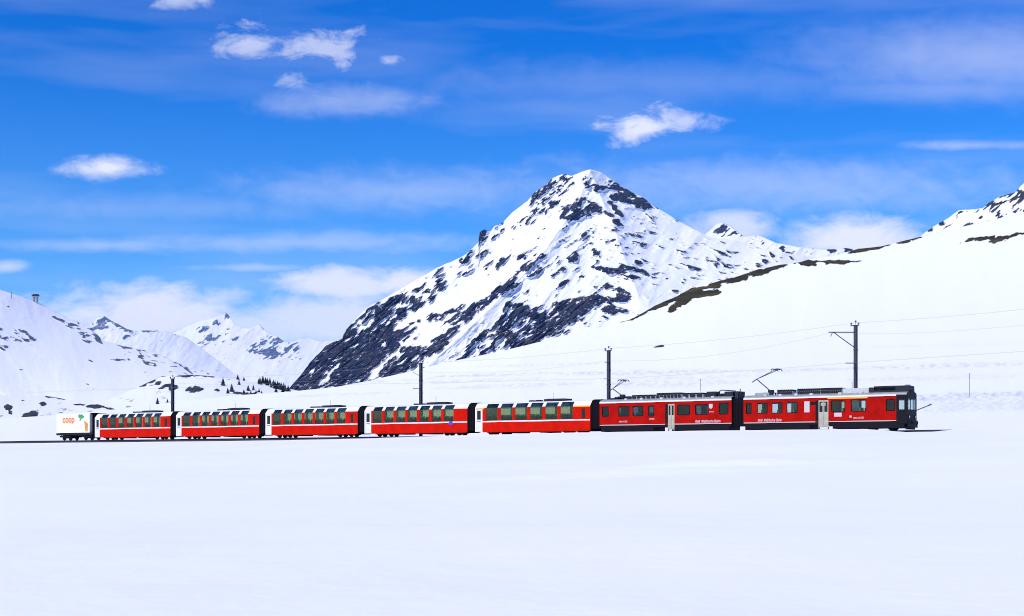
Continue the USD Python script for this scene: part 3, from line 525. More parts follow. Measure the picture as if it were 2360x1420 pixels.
def mirrored(m):
    m = m.copy(); m.vertices[:, 1] *= -1; m.invert(); return m


SLEN = math.hypot(ZT - ZBR, HW - YT)


def panorama_coach(s0, length, wins, label, right_window=True, first=False, emblem=False, seed=0):
    r = random.Random(seed)
    t = thing('panorama_coach', on_track(s0), -TH, label, 'railway coach', 'red panorama coaches')
    L = length
    dx0, dx1 = .07, 1.0                                        # door
    side = sbox(0.02, ZB, L, ZBR)
    side = Polygon([(1.03, ZB + .1), (1.2, ZB), (L - .25, ZB), (L, ZB + .1), (L, ZBR), (1.03, ZBR)])
    holes = [sbox(a, ZW, b, ZBR + .01) for a, b in wins]
    if right_window:
        holes.append(sbox(L - 1.12, 1.72, L - .66, 2.78))
    for h in holes:
        side = side.difference(h)
    # near and far lower walls
    w = plate(side, .06, -HW)
    part(t, 'side_wall', w, 'red_paint'); part(t, 'side_wall', mirrored(w), 'red_paint')
    ln = plate(side.intersection(sbox(.1, .95, L - .1, ZBR - .02)), .008, -HW + .064)
    part(t, 'wall_lining', ln, 'interior_wall'); part(t, 'wall_lining', mirrored(ln), 'interior_wall')
    up = Polygon([(0, 0), (L, 0), (L, SLEN), (0, SLEN)])
    for a, b in wins:
        up = up.difference(sbox(a, -.01, b, SLEN - .06))
    uw = slant(plate(up, .05, 0)); part(t, 'roof_side', uw, 'white_paint'); part(t, 'roof_side', mirrored(uw), 'white_paint')
    # roof
    arc = [(YT * c, ZT - .02 + .14 * math.sqrt(max(0, 1 - c * c))) for c in np.linspace(-1, 1, 15)]
    part(t, 'roof', prism_x(Polygon(arc + [(YT, ZT - .06), (-YT, ZT - .06)]), 0, L), 'white_paint', smooth=25)
    # glazing
    for a, b in wins:
        part(t, 'window', bx(a, b, -HW + .022, -HW + .034, ZW, ZBR), 'window_glass')
        pane = slant(plate(sbox(a, 0.0, b, SLEN - .06), .012, .02)); part(t, 'roof_window', pane, 'roof_glass')
        part(t, 'window', bx(a, b, HW - .034, HW - .022, ZW, ZBR), 'window_glass')
        part(t, 'roof_window', mirrored(pane), 'roof_glass')
    if right_window:
        part(t, 'vestibule_window', bx(L - 1.12, L - .66, -HW + .02, -HW + .04, 1.72, 2.78), 'dark_glass')
    # door bay
    bay = Polygon([(0, ZB + .06), (1.03, ZB + .06), (1.03, ZBR), (0, ZBR)]).difference(sbox(dx0, ZB + .1, dx1, 2.92))
    bw = plate(bay, .06, -HW); part(t, 'door_bay', bw, 'white_paint'); part(t, 'door_bay', mirrored(bw), 'white_paint')
    d = sbox(dx0 + .012, ZB + .11, dx1 - .012, 2.91).difference(sbox(dx0 + .2, 1.75, dx1 - .2, 2.78))
    dp = part(t, 'door', plate(d, .045, -HW + .02), 'door_white')
    part(dp, 'door_window', bx(dx0 + .2, dx1 - .2, -HW + .032, -HW + .044, 1.75, 2.78), 'clear_glass')
    part(dp, 'door_sill', bx(dx0 + .2, dx1 - .2, -HW - .012, -HW + .02, 1.52, 1.62), 'roof_gray')
    part(t, 'door', mirrored(plate(sbox(dx0 + .012, ZB + .11, dx1 - .012, 2.91), .045, -HW + .02)), 'door_white')
    # stripe below the windows, its lower edge above the skirt
    for m in (bx(1.06, L - .03, -HW - .006, -HW + .01, 1.46, 1.60),):
        part(t, 'waist_stripe', m, 'stripe_pink_white'); part(t, 'waist_stripe', mirrored(m), 'stripe_pink_white')
    if first:
        part(t, 'first_class_stripe', bx(.04, 1.28, -HW - .006, -HW + .01, 2.94, 3.07), 'yellow_paint')
        part(t, 'first_class_stripe', bx(wins[-1][1] + .06, L - .03, -HW - .006, -HW + .01, 2.94, 3.07), 'yellow_paint')
    if emblem:
        part(t, 'round_emblem', plate(affinity.scale(shapely.Point(L - 2.35, 1.42).buffer(.26, 10), 1.25, .8), .02, -HW - .022), 'decal_blue')
    # inside
    prof = Polygon([(-HW + .02, ZB + .5), (HW - .02, ZB + .5), (HW - .02, ZBR), (YT, ZT), (-YT, ZT), (-HW + .02, ZBR)])
    part(t, 'floor', bx(.05, L - .05, -HW + .07, HW - .07, .82, .9), 'interior_floor')
    part(t, 'end_wall', prism_x(prof, 0.0, .05).apply_translation([0.006, 0, 0]), 'rubber')  # coach ends black: their shade is put into the colour
    part(t, 'end_wall', prism_x(prof, L - .055, L - .006), 'rubber')
    part(t, 'partition', prism_x(affinity.scale(prof, .94, .94), wins[0][0] - .25, wins[0][0] - .2), 'interior_wall')
    part(t, 'partition', prism_x(affinity.scale(prof, .94, .94), wins[-1][1] + .15, wins[-1][1] + .2), 'interior_wall')
    for k, (a, b) in enumerate(wins):
        for yy in (-.72, .72):
            for xx, fl in ((a + .22, 1), (b - .22, -1)):
                mat = 'seat_cloth' if r.random() < .85 else 'seat_cloth_red'
                st = part(t, 'seat', [bx(xx - .24, xx + .24, yy - .45, yy + .45, 1.28, 1.4), bx(xx - fl * .24 - .05, xx - fl * .24 + .05, yy - .45, yy + .45, 1.3, 2.12)], mat)
                part(st, 'headrest', bx(xx - fl * .24 - .055, xx - fl * .24 + .055, yy - .36, yy + .36, 2.125, 2.3), 'headrest')
    # below
    wheelset(t, 2.6); wheelset(t, L - 2.6)
    part(t, 'underfloor_box', bx(4.6, 6.0, -1.0, 1.0, .2, .45), 'bogie_black'); part(t, 'underfloor_box', bx(8.6, 10.2, -1.0, 1.0, .2, .45), 'bogie_black')
    part(t, 'underframe', bx(.3, L - .3, -1.1, 1.1, .45, .8), 'bogie_black')
    # roof fittings
    part(t, 'air_conditioner', [bx(L * .58, L * .77, -.62, .62, ZT + .1, ZT + .34), bx(L * .60, L * .75, -.5, .5, ZT + .34, ZT + .37)], 'equipment_dark')
    for fx in (.44, .50):
        part(t, 'roof_vent', bx(L * fx, L * fx + .5, -.35, .35, ZT + .08, ZT + .28), 'equipment_dark')
    part(t, 'antenna', tube([(L * .64, 0, ZT + .37), (L * .64, 0, ZT + 1.05)], .018, 6), 'mast_steel')
    # gangway towards the coach on the right
    g = 1.05
    gp = Polygon([(-1.15, .55), (1.15, .55), (1.2, 2.9), (.95, 3.5), (.6, 3.74), (-.6, 3.74), (-.95, 3.5), (-1.2, 2.9)])
    folds = [prism_x(affinity.scale(gp, q, q * .5 + .5), L + .02 + i * .145, L + .02 + i * .145 + .14) for i, q in enumerate((1, .95, 1, .95, 1, .95, 1))]
    part(t, 'gangway_bellows', folds, 'rubber')
    part(t, 'end_portal', prism_x(Polygon([(-HW + .01, .4), (HW - .01, .4), (HW - .01, ZBR), (YT + .02, ZT + .01), (.5, ZT + .16), (-.5, ZT + .16), (-YT - .02, ZT + .01), (-HW + .01, ZBR)]), L - .004, L + .016), 'rubber')  # black over the whole end face, shade painted in as colour
    return t


BP, PITCH = 15.36, 16.45
W7 = [(1.33 + i * 1.78, 1.33 + i * 1.78 + 1.36) for i in range(7)]
LABELS = ['red panorama coach coupled to the white container wagon at the tail', 'red panorama coach just right of the leftmost mast, second from the container wagon',
          'middle red panorama coach of five, its roof silhouetted below the dark foot of the mountain', 'red panorama coach before the second mast, small blue emblem near its right end']
for i in range(3):
    panorama_coach(i * PITCH, BP, W7, LABELS[i], seed=i)
panorama_coach(3 * PITCH, BP, W7, LABELS[3], right_window=False, emblem=True, seed=3)
W6 = [(1.55 + i * 2.0, 1.55 + i * 2.0 + 1.6) for i in range(6)]
panorama_coach(4 * PITCH, BP, W6, 'red panorama coach with six wide windows and yellow first class stripes, next to the railcars', first=True, seed=4)


# ------------------------------------------------------------------ railcars
def pantograph(t, x0, knee, head, zroof):
    """x0: foot along the car; knee and head: (x, z) in the car's own measures."""
    b = part(t, 'pantograph', [bx(x0 - .55, x0 + .55, -.5, .5, zroof + .16, zroof + .24)] + [bx(x0 + a - .06, x0 + a + .06, sgn * .42 - .06, sgn * .42 + .06, zroof - .05, zroof + .16) for a in (-.45, .45) for sgn in (-1, 1)] + [bx(x0 - .1, x0 + .4, -.2, .2, zroof + .24, zroof + .5)], 'equipment_dark')
    part(b, 'lower_arm', tube([(x0 + .2, 0, zroof + .3), (knee[0], 0, knee[1])], .055), 'mast_steel')
    part(b, 'upper_arm', [tube([(knee[0], 0, knee[1]), (head[0], sgn * .3, head[1] - .06)], .035) for sgn in (-1, 1)] + [tube([(knee[0], 0, knee[1]), (knee[0] - .5, 0, knee[1] - .3)], .05)], 'mast_steel')
    part(b, 'contact_strip', [tube([(head[0] + a, -.85, head[1] - .16), (head[0] + a, -.6, head[1]), (head[0] + a, .6, head[1]), (head[0] + a, .85, head[1] - .16)], .045) for a in (-.22, .22)]
         + [tube([(head[0] - .22, q, head[1] - .05), (head[0] + .22, q, head[1] - .05)], .03) for q in (-.3, .3)], 'mast_steel')
    return b


ZF, ZR = 0.86, 3.24                                        # foot and top of the red wall


def railcar(s0, L, near, door, label, cab_left=False, cab_right=False, mid=(), recess=None, first=None):
    """near: windows of the near wall (x0, x1, z0, z1, glass); door: (x0, x1)."""
    t = thing('railcar', on_track(s0), -TH, label, 'railcar', 'red electric railcars at the head of the train')
    xe = L - 1.07 if cab_right else L
    body = sbox(0, ZF, xe, ZR)
    for (a, b, c, d, g) in near:
        if b <= xe:
            hole = sbox(a, c, b, d).buffer(-.08).buffer(.08, 4); body = body.difference(hole)
    body = body.difference(sbox(door[0], ZF - .1, door[1], 3.02))
    if recess:
        body = body.difference(sbox(recess[0], 2.55, recess[1], 2.85))
    w = plate(body, .06, -HW)
    part(t, 'side_wall', w, 'railcar_red'); part(t, 'side_wall', mirrored(w), 'railcar_red')
    for (a, b, c, d, g) in near:
        if b <= xe:
            sh = sbox(a, c, b, d).buffer(-.08).buffer(.08, 4)
            wf = part(t, 'window', plate(sh.buffer(.045).difference(sh.buffer(-.02)), .02, -HW - .012), 'rubber')
            part(wf, 'pane', plate(sh, .012, -HW + .03), g)
            part(t, 'window', mirrored(plate(sh, .012, -HW + .03)), 'clear_glass')
    if recess:
        part(t, 'destination_panel', bx(recess[0], recess[1], -HW + .02, -HW + .05, 2.55, 2.85), 'black_paint')
    # door with two leaves and glazed upper half, step below
    dm = (door[0] + door[1]) / 2
    for a, b in ((door[0] + .015, dm - .012), (dm + .012, door[1] - .015)):
        leaf = sbox(a, .36, b, 3.0).difference(sbox(a + .08, 1.85, b - .08, 2.85))
        dl = part(t, 'door', plate(leaf, .04, -HW + .02), 'cream_paint')
        part(dl, 'door_window', bx(a + .08, b - .08, -HW + .035, -HW + .047, 1.85, 2.85), 'window_glass')
    part(t, 'door', mirrored(plate(sbox(door[0] + .015, .5, door[1] - .015, 3.0), .04, -HW + .02)), 'cream_paint')
    part(t, 'step', [bx(door[0], door[1], -HW - .05, -HW + .3, .14, .2), bx(door[0] + .02, door[0] + .06, -HW, -HW + .2, .14, .4), bx(door[1] - .06, door[1] - .02, -HW, -HW + .2, .14, .4)], 'roof_gray')
    part(t, 'door_recess_strip', bx(door[0] - .30, door[0] - .004, -HW - .008, -HW + .004, ZF + .1, 3.0), 'black_paint')  # flat black strip paints the dark of the recess beside the door
    # stripes
    for a, b in ((.04, door[0] - .32), (door[1] + .03, xe)):
        part(t, 'lower_stripe', bx(a, b, -HW - .008, -HW + .01, ZF - .0, ZF + .075), 'decal_white')
    for sgn in (-1, 1):
        part(t, 'gutter', bx(0, xe, sgn * (HW + .0) - .035, sgn * (HW + .0) + .035, ZR - .0, ZR + .13), 'white_paint')
    if first:
        part(t, 'first_class_stripe', bx(first[0], first[1], -HW - .008, -HW + .01, ZR - .15, ZR - .02), 'yellow_paint')
    # roof
    arc = [(HW * math.cos(a), ZR + .12 + .34 * math.sin(a) ** .9) for a in np.linspace(0, math.pi, 15)]
    part(t, 'roof', prism_x(Polygon(arc + [(-HW, ZR + .0), (HW, ZR + .0)]), .02, L - .06), 'roof_gray', smooth=25)
    for q in mid:
        part(t, 'roof_vent', bx(q - .16, q + .16, -1.12, -.82, ZR + .24, ZR + .48), 'equipment_light')
    # inside, ends
    part(t, 'floor', bx(.1, L - .15, -HW + .07, HW - .07, 1.0, 1.08), 'interior_floor')
    endp = Polygon([(-HW + .01, ZF - .25), (HW - .01, ZF - .25), (HW - .01, ZR)] + [(y * .99, z - .01) for y, z in arc] + [(-HW + .01, ZR)])
    part(t, 'end_wall', prism_x(endp, .004, .05), 'black_paint')
    for q in (.30, .66):
        part(t, 'partition', prism_x(affinity.scale(endp, .93, .9), L * q, L * q + .04), 'interior_wall')
    for q in np.arange(1.9, L - 3.5, 1.7):
        if door[0] - .7 < q < door[1] + .7:
            continue
        for yy in (-.7, .7):
            part(t, 'seat', [bx(q - .45, q + .45, yy - .45, yy + .45, 1.38, 1.5), bx(q - .06, q + .06, yy - .45, yy + .45, 1.4, 2.2)], 'seat_cloth')
    # underframe
    part(t, 'underframe', [bx(.1, L - .1, -HW + .04, HW - .04, .62, ZF - .003), bx(.15, L * .42, -HW + .06, HW - .06, .2, .62), bx(L * .56, L - .3, -HW + .06, HW - .06, .2, .62)], 'black_paint')
    wheelset(t, 2.7, .4, 2.0); wheelset(t, L - 2.8, .4, 2.0)
    if cab_right:
        cs = sbox(xe + .002, ZF - .25, L - .02, ZR + .1).difference(sbox(xe + .25, 1.95, L - .22, 2.9).buffer(-.06).buffer(.06, 4))
        cw = plate(cs, .06, -HW - .004)
        part(t, 'cab_side', cw, 'black_paint'); part(t, 'cab_side', mirrored(cw), 'black_paint')
        part(t, 'cab_side_window', bx(xe + .25, L - .22, -HW + .03, -HW + .042, 1.95, 2.9), 'clear_glass')
        part(t, 'cab_side_window', bx(xe + .25, L - .22, HW - .042, HW - .03, 1.95, 2.9), 'clear_glass')
        fw = [(-1.15, -.45), (-.36, .36), (.45, 1.15)]
        fp = endp
        for a, b in fw:
            fp = fp.difference(sbox(a, 1.95, b, 2.95).buffer(-.06).buffer(.06, 4))
        part(t, 'cab_front', prism_x(fp, L - .06, L), 'black_paint')
        for a, b in fw:
            part(t, 'windscreen', bx(L - .035, L - .022, a, b, 1.95, 2.95), 'clear_glass')
        part(t, 'front_apron', prism_x(Polygon([(-1.2, .25), (1.2, .25), (1.2, .9), (-1.2, .9)]), L - .02, L + .14), 'black_paint')
        for a in (-.85, .85):
            hl = part(t, 'headlight', trimesh.creation.cylinder(radius=.16, segment=[[L - .01, a, 1.25], [L + .05, a, 1.25]], sections=20), 'equipment_dark')
            part(hl, 'lens', trimesh.creation.cylinder(radius=.12, segment=[[L + .05, a, 1.25], [L + .06, a, 1.25]], sections=20), 'lamp_glass')
        part(t, 'coupler', [bx(L, L + .45, -.12, .12, .6, .78), trimesh.creation.cylinder(radius=.2, segment=[[L + .4, 0, .69], [L + .52, 0, .69]], sections=16)], 'bogie_black')
        part(t, 'snow_plough', prism_x(Polygon([(-1.15, .06), (1.15, .06), (1.15, .3), (-1.15, .3)]), L - .25, L - .1), 'bogie_black')
    else:
        part(t, 'end_wall', prism_x(endp, L - .05, L - .004), 'black_paint')
        gp = Polygon([(-.95, .6), (.95, .6), (1.0, 3.0), (.8, 3.4), (-.8, 3.4), (-1.0, 3.0)])
        part(t, 'gangway_bellows', [prism_x(affinity.scale(gp, q, 1), L + .02 + i * .185, L + .2 + i * .185) for i, q in enumerate((1, .95, 1, .95, 1, .95, 1))], 'rubber')
    return t


GA = 1.05
sM1 = 4 * PITCH + BP + GA + .12
LM1 = s_of_u(1686, -1.325) - sM1
X = lambda u, s0: loc_x(u, s0)
q1 = lambda a: X(1340 + a * .2112, sM1)
t1 = railcar(sM1, LM1, [(q1(228), q1(295), 1.85, 2.85, 'dark_glass'), (q1(408), q1(520), 1.85, 2.85, 'dark_glass'), (q1(562), q1(670), 1.85, 2.85, 'dark_glass'), (q1(733), q1(788), 1.8, 2.85, 'dark_glass'),
                         (q1(1050), q1(1180), 1.85, 2.85, 'dark_glass'), (q1(1245), q1(1380), 1.85, 2.85, 'dark_glass'), (q1(1503), q1(1600), 1.85, 2.95, 'dark_glass')], (q1(942), q1(1015)),
             'red railcar second from the right, half lowered pantograph over its left end', mid=[q1(a) for a in (470, 640, 860, 1110, 1420)])
sM2 = sM1 + LM1 + 1.32
LM2 = s_of_u(2091, -1.325) - sM2
q2 = lambda a: X(1680 + a * .2203, sM2)
t2 = railcar(sM2, LM2, [(q2(182), q2(232), 1.85, 2.85, 'window_glass'), (q2(300), q2(400), 1.85, 2.85, 'window_glass'), (q2(452), q2(555), 1.85, 2.85, 'clear_glass'), (q2(607), q2(715), 1.85, 2.85, 'clear_glass'),
                         (q2(1072), q2(1210), 1.85, 2.9, 'window_glass'), (q2(1282), q2(1430), 1.85, 2.95, 'clear_glass'), (q2(1645), q2(1735), 1.85, 2.9, 'dark_glass')], (q2(935), q2(1040)),
             'leading red railcar with black cab front at the right, raised pantograph touching the wire', cab_right=True, mid=[q2(a) for a in (370, 525, 690, 850, 1150, 1370)], recess=(q2(850), q2(905)), first=(q2(1030), q2(1450)))
part(t2, 'white_window', bx(q2(787), q2(843), -HW - .01, -HW + .02, 1.85, 2.92), 'decal_white')
RF = ZR + .46                                            # top of the roof
for t, q, s0, a0, a1 in ((t1, q1, sM1, 1240, 1515), (t2, q2, sM2, 300, 552)):
    part(t, 'railway_name', words('RhB  Rhätische Bahn', .25, q(a0), 1.02 if t is t1 else 1.02, -HW - .001, slant=.25, width=q(a1) - q(a0)), 'decal_white')
part(t1, 'crest', plate(Polygon([(q1(1392), 2.9), (q1(1432), 2.9), (q1(1432), 2.55), (q1(1412), 2.38), (q1(1392), 2.55)]), .012, -HW - .014), 'decal_white')
part(t1, 'town_name', words('Pontresina', .11, q1(1392), 2.06, -HW - .001, width=q1(1445) - q1(1392)), 'decal_white')
part(t1, 'notice', bx(q1(740), q1(795), -HW - .008, -HW + .01, 1.44, 1.52), 'decal_white')
part(t1, 'number_lettering', words('ABe 4/4 III', .16, q1(408), 1.18, -HW - .001, width=q1(500) - q1(408)), 'decal_white')
part(t2, 'notice', bx(q2(1100), q2(1180), -HW - .008, -HW + .01, 1.36, 1.74), 'decal_white')
part(t2, 'number_lettering', words('ABe 4/4 III', .16, q2(1300), 1.14, -HW - .001, width=q2(1410) - q2(1300)), 'decal_white')
part(t2, 'cross_emblem', [bx(q2(1262), q2(1282), -HW - .008, -HW + .01, 1.25, 1.45)], 'decal_white')
# roof equipment: rows of resistor boxes with fins, rails, horns
def resistor_row(t, x0, x1, z1=.5, n=12, mat='equipment_dark', name='resistor_bank', y=(-.8, .3)):
    w = (x1 - x0) / n
    b = part(t, name, [bx(x0, x1, y[0] + .08, y[1] - .08, RF - .1, RF + z1 * .45), bx(x0 - .05, x1 + .05, y[0], y[1], RF + z1 * .45, RF + z1 * .55)], 'equipment_light' if mat == 'equipment_dark' else 'equipment_dark')
    part(b, 'resistor_fins', [bx(x0 + i * w + w * .14, x0 + i * w + w * .86, y[0] - .04, y[1] + .04, RF - .02, RF + z1) for i in range(n)], mat)
resistor_row(t1, q1(520), q1(780), .36, 5, 'equipment_dark'); resistor_row(t1, q1(790), q1(1060), .5, 7); resistor_row(t1, q1(1075), q1(1300), .42, 3, 'equipment_dark')
part(t1, 'roof_cable_duct', [bx(q1(330), q1(1640), -.1, .3, RF - .05, RF + .3), tube([(q1(1380), -.5, RF), (q1(1490), -.5, RF + .62), (q1(1640), -.4, RF + .5)], .05), bx(q1(1530), q1(1625), -.7, .3, RF - .05, RF + .45)], 'equipment_dark')
part(t1, 'brake_resistor', [bx(q1(1330), q1(1430), -.6, .4, RF - .05, RF + .5)], 'equipment_dark')
part(t1, 'air_horn', [bx(q1(1650) , q1(1650) + .35, -.8, .8, RF - .3, RF + .45), tube([(q1(1650) + .5, -.6, RF - .2), (q1(1650) + .5, -.6, RF + .7)], .05)], 'equipment_dark')
part(t1, 'cab_roof_box', bx(q1(275), q1(345), -.6, .6, RF - .12, RF + .12), 'black_paint')
part(t1, 'antenna', tube([(q1(300) - 2.2 if q1(300) > 2.4 else .3, 0, RF - .3), (q1(300) - 2.2 if q1(300) > 2.4 else .3, 0, RF + .9)], .02, 6), 'mast_steel')
resistor_row(t2, q2(480), q2(640), .46, 8); resistor_row(t2, q2(690), q2(930), .5, 12); resistor_row(t2, q2(940), q2(1155), .5, 10)
part(t2, 'roof_box', bx(q2(1165), q2(1440), -.75, .5, RF - .1, RF + .4), 'equipment_light')
part(t2, 'roof_box', bx(q2(240), q2(385), -.6, .6, RF - .1, RF + .22), 'roof_gray')
part(t2, 'air_conditioner', [bx(q2(1450), q2(1860), -.85, .85, RF - .1, RF + .1), bx(q2(1450), q2(1500), -.9, .9, RF - .05, RF + .42), bx(q2(1500), q2(1850), -.9, .8, RF + .38, RF + .52), bx(q2(1725), q2(1860), -.88, .8, RF - .05, RF + .48), bx(q2(1550), q2(1720), -.5, .6, RF + .05, RF + .38)], 'equipment_dark')
part(t2, 'antenna', tube([(q2(1235), 0, RF), (q2(1235), 0, RF + 1.05)], .022, 6), 'mast_steel')
part(t2, 'warning_lamp', bx(q2(1800), q2(1840), -.3, .3, RF + .52, RF + .62), 'roof_gray')


def roof_z(u, v, s0, n=0.0):
    """Height above the rail of the point over the track's middle seen at (u, v)."""
    s = s_of_u(u, n); y = y_of_u(u, n)
    return s - s0, EYE + (HOR - v) * y / F - RAIL


pantograph(t1, roof_z(1432, 912, sM1)[0], roof_z(1412, 896, sM1), roof_z(1437, 876, sM1), RF)
pantograph(t2, roof_z(1774, 902, sM2)[0], roof_z(1744, 874, sM2), roof_z(1790, 851, sM2), RF)

# ------------------------------------------------------------------ the container wagon at the tail
sW = s_of_u(131, -1.25)
LW = s_of_u(206, -1.25) - sW
wag = thing('flat_wagon', on_track(sW), -TH, 'black flat wagon carrying the white container at the left end of the train', 'wagon')
part(wag, 'frame', [bx(-.2, LW + .7, -1.2, 1.2, .82, 1.02), bx(.4, LW, -.5, .5, .62, .82)], 'bogie_black')
part(wag, 'side_sill', bx(-.1, LW + .6, -1.25, -1.17, .72, 1.03), 'bogie_black'); part(wag, 'side_sill', bx(-.1, LW + .6, 1.17, 1.25, .72, 1.03), 'bogie_black')
for cx in (1.5, LW - .9):
    bg = part(wag, 'bogie', [bx(cx - 1.1, cx + 1.1, sgn * .98 - .06, sgn * .98 + .06, .42, .64) for sgn in (-1, 1)] + [bx(cx - .2, cx + .2, -.95, .95, .4, .62)], 'bogie_black')
    for dx in (-.7, .7):
        part(bg, 'wheelset', [trimesh.creation.cylinder(radius=.36, segment=[[cx + dx, sgn * .47, .363], [cx + dx, sgn * .6, .363]], sections=22) for sgn in (-1, 1)] + [trimesh.creation.cylinder(radius=.07, segment=[[cx + dx, -.5, .36], [cx + dx, .5, .36]], sections=8)], 'bogie_black')
part(wag, 'buffer', [trimesh.creation.cylinder(radius=.18, segment=[[-.55, 0, .85], [-.5, 0, .85]], sections=16), bx(-.5, -.18, -.08, .08, .77, .93)], 'bogie_black')
part(wag, 'tail_bellows', [bx(LW + .3, LW + .5, -1.0, 1.0, 1.02, 3.6), bx(LW + .1, LW + .75, -1.1, 1.1, 3.6, 3.8)], 'rubber')  # dark upright and cap: bellows end between container and first coach
CZ0, CZ1 = 1.05, 3.75
con = thing('container', on_track(sW, 0, CZ0), -TH, 'white swap body container with orange coop lettering and vegetable picture on the flat wagon', 'container')
prof = Polygon([(.0, 0), (LW, 0), (LW, CZ1 - CZ0), (.0, CZ1 - CZ0)])
cc = bx(.0, LW, -1.2, 1.2, 0, CZ1 - CZ0)
part(con, 'box_body', cc, 'container_white')
for a in (0, LW):
    part(con, 'corner_post', [bx(a - .04, a + .04, sgn * 1.2 - .04, sgn * 1.2 + .04, .02, CZ1 - CZ0 - .02) for sgn in (-1, 1)], 'container_white')
part(con, 'roof_rim', [bx(0.05, LW - .05, -1.225, -1.19, CZ1 - CZ0 - .12, CZ1 - CZ0 + .03), bx(0.05, LW - .05, 1.19, 1.225, CZ1 - CZ0 - .12, CZ1 - CZ0 + .03)], 'container_white')
cxp = lambda a: s_of_u(100 + a * .2288, -1.22) - sW
part(con, 'lettering_ground', plate(sbox(cxp(186), 1.30, cxp(314), 2.05).buffer(-.2).buffer(.2, 6), .01, -1.212), 'decal_halo')
part(con, 'brand_lettering', words('coop', .85, cxp(192), 1.48, -1.213, bold=True, width=cxp(310) - cxp(192), d=.012), 'decal_orange')
rr = random.Random(3)
leafs = shapely.union_all([affinity.rotate(affinity.scale(shapely.Point(cxp(385) + rr.uniform(-.5, .4), 2.15 + rr.uniform(-.25, .35)).buffer(.22, 5), 1.6, .6), rr.uniform(-70, 70)) for _ in range(9)])
part(con, 'leaf_picture', plate(leafs, .012, -1.214), 'leaf_green')
car = shapely.union_all([affinity.rotate(sbox(cxp(420) + k * .13 - .1, .15 + .1 * (k % 2), cxp(420) + k * .13 + .05, 1.7 - .1 * k), 12 - 4 * k) for k in range(5)]).intersection(sbox(0, .05, LW - .06, 2.2))
part(con, 'vegetable_picture', plate(car, .011, -1.212), 'carrot_orange')

# ------------------------------------------------------------------ masts and wires
NM = 3.0
MASTS = []


def mast(u, vtop, label, arms=(), n=NM):
    s = s_of_u(u, n); p = on_track(s, n, -.7)
    h = EYE + (HOR - vtop) * p[1] / F - p[2]
    t = thing('catenary_mast', p, -TH, label, 'catenary mast', 'steel masts along the railway')
    hp = h - .45
    ha, hb = .15, .17
    part(t, 'post', [bx(-ha, ha, -hb, -hb + .03, 0, hp), bx(-ha, ha, hb - .03, hb, 0, hp), bx(-.018, .018, -hb + .03, hb - .03, 0, hp)] + [bx(-ha - .03, ha + .03, -hb - .03, hb + .03, z0, z0 + .1) for z0 in (hp - .05, hp * .62, hp * .78)], 'mast_steel')
    part(t, 'footing', bx(-.3, .3, -.35, .35, -.9, .06), 'concrete')
    part(t, 'cross_arm', [bx(-.55, .35, -.04, .04, hp - .03, hp + .06)], 'mast_steel')
    for dx, dz in ((-.45, .22), (0.0, .42), (.3, .2)):
        part(t, 'insulator', [trimesh.creation.cylinder(radius=.09, segment=[[dx, 0, hp + dz - .1], [dx, 0, hp + dz + .08]], sections=10), tube([(dx, 0, hp), (dx, 0, hp + dz)], .02, 6)], 'porcelain')
    for pts, r, nm in arms:
        part(t, nm, tube([(x, y, zz) for x, y, zz in pts], r), 'mast_steel')
    MASTS.append((s, p, h, hp))
    return p, h, hp


def arm(u, v, um, n=NM):
    """A point of the arm seen at (u, v), for an arm that reaches out from the mast over the track, in the mast's own measures."""
    sm = s_of_u(um, n); pm = on_track(sm, n, -.7)
    return (u - um) / (F / pm[1]), (HOR - v) / F * pm[1] + EYE - pm[2]


def bracket(um, tip, root, dv, n=NM):
    """Arm from the post to the wire over the track: tip and root as seen; it points towards the track and a little along it."""
    p = on_track(s_of_u(um, n), n, -.7)
    k = F / p[1]
    # across the track by -n, along it so that the tip is seen where the photograph has it
    def loc(u, v, frac):
        y = -n * frac; pxy = p[:2] + y * NRM
        d = pxy[1]; want = (u - CX) / F
        x = (want * pxy[1] - pxy[0]) / (DIR[0] - want * DIR[1])
        q = pxy + x * DIR
        return (x, y, EYE + (HOR - v) / F * q[1] - p[2])
    return loc


l4 = bracket(1972, None, None, 0)
a4 = [([(0, 0, l4(1972, 766, 0)[2]), l4(1910, 766, 1.0)], .05, 'bracket_arm'), ([(0, 0, l4(1972, 803, 0)[2]), l4(1921, 766, .85)], .045, 'bracket_stay'), ([(0, 0, l4(1972, 837, 0)[2]), l4(1949, 837, .9)], .045, 'registration_arm'), ([l4(1919, 766, .9), l4(1914, 776, .9)], .035, 'drop_insulator')]
mast(1972, 740, 'tall dark steel mast with bracket arm, rightmost, above the leading railcar', a4)
l3 = bracket(1403, None, None, 0)
a3 = [([(0, 0, l3(1403, 835, 0)[2]), l3(1394, 835, .8)], .04, 'bracket_arm'), ([(0, 0, l3(1403, 874, 0)[2]), l3(1393, 873, .8)], .04, 'registration_arm')]
mast(1403, 799, 'dark steel mast beside the half lowered pantograph, third from the left', a3)
l2 = bracket(970, None, None, 0)
a2 = [([(0, 0, l2(970, 868, 0)[2]), l2(952, 858, .8)], .03, 'bracket_stay'), ([(0, 0, l2(970, 896, 0)[2]), l2(952, 896, .8)], .04, 'registration_arm')]
mast(970, 829, 'dark steel mast in front of the mountain foot, second from the left', a2)
mast(398, 866, 'thin dark steel mast in front of the low rocky knoll, leftmost', [])


def wire(name, pts, r, sag, label, cat='overhead wire', group=None):
    out = []
    for (a, b), sg in zip(zip(pts[:-1], pts[1:]), sag):
        a, b = np.asarray(a), np.asarray(b)
        out += [a + (b - a) * q - np.array([0, 0, sg * 4 * q * (1 - q)]) for q in np.linspace(0, 1, 9)[:-1]]
    out.append(np.asarray(pts[-1]))
    m = part(None, name, tube(out, r, 6), 'wire')
    tag(m, label, cat, group)


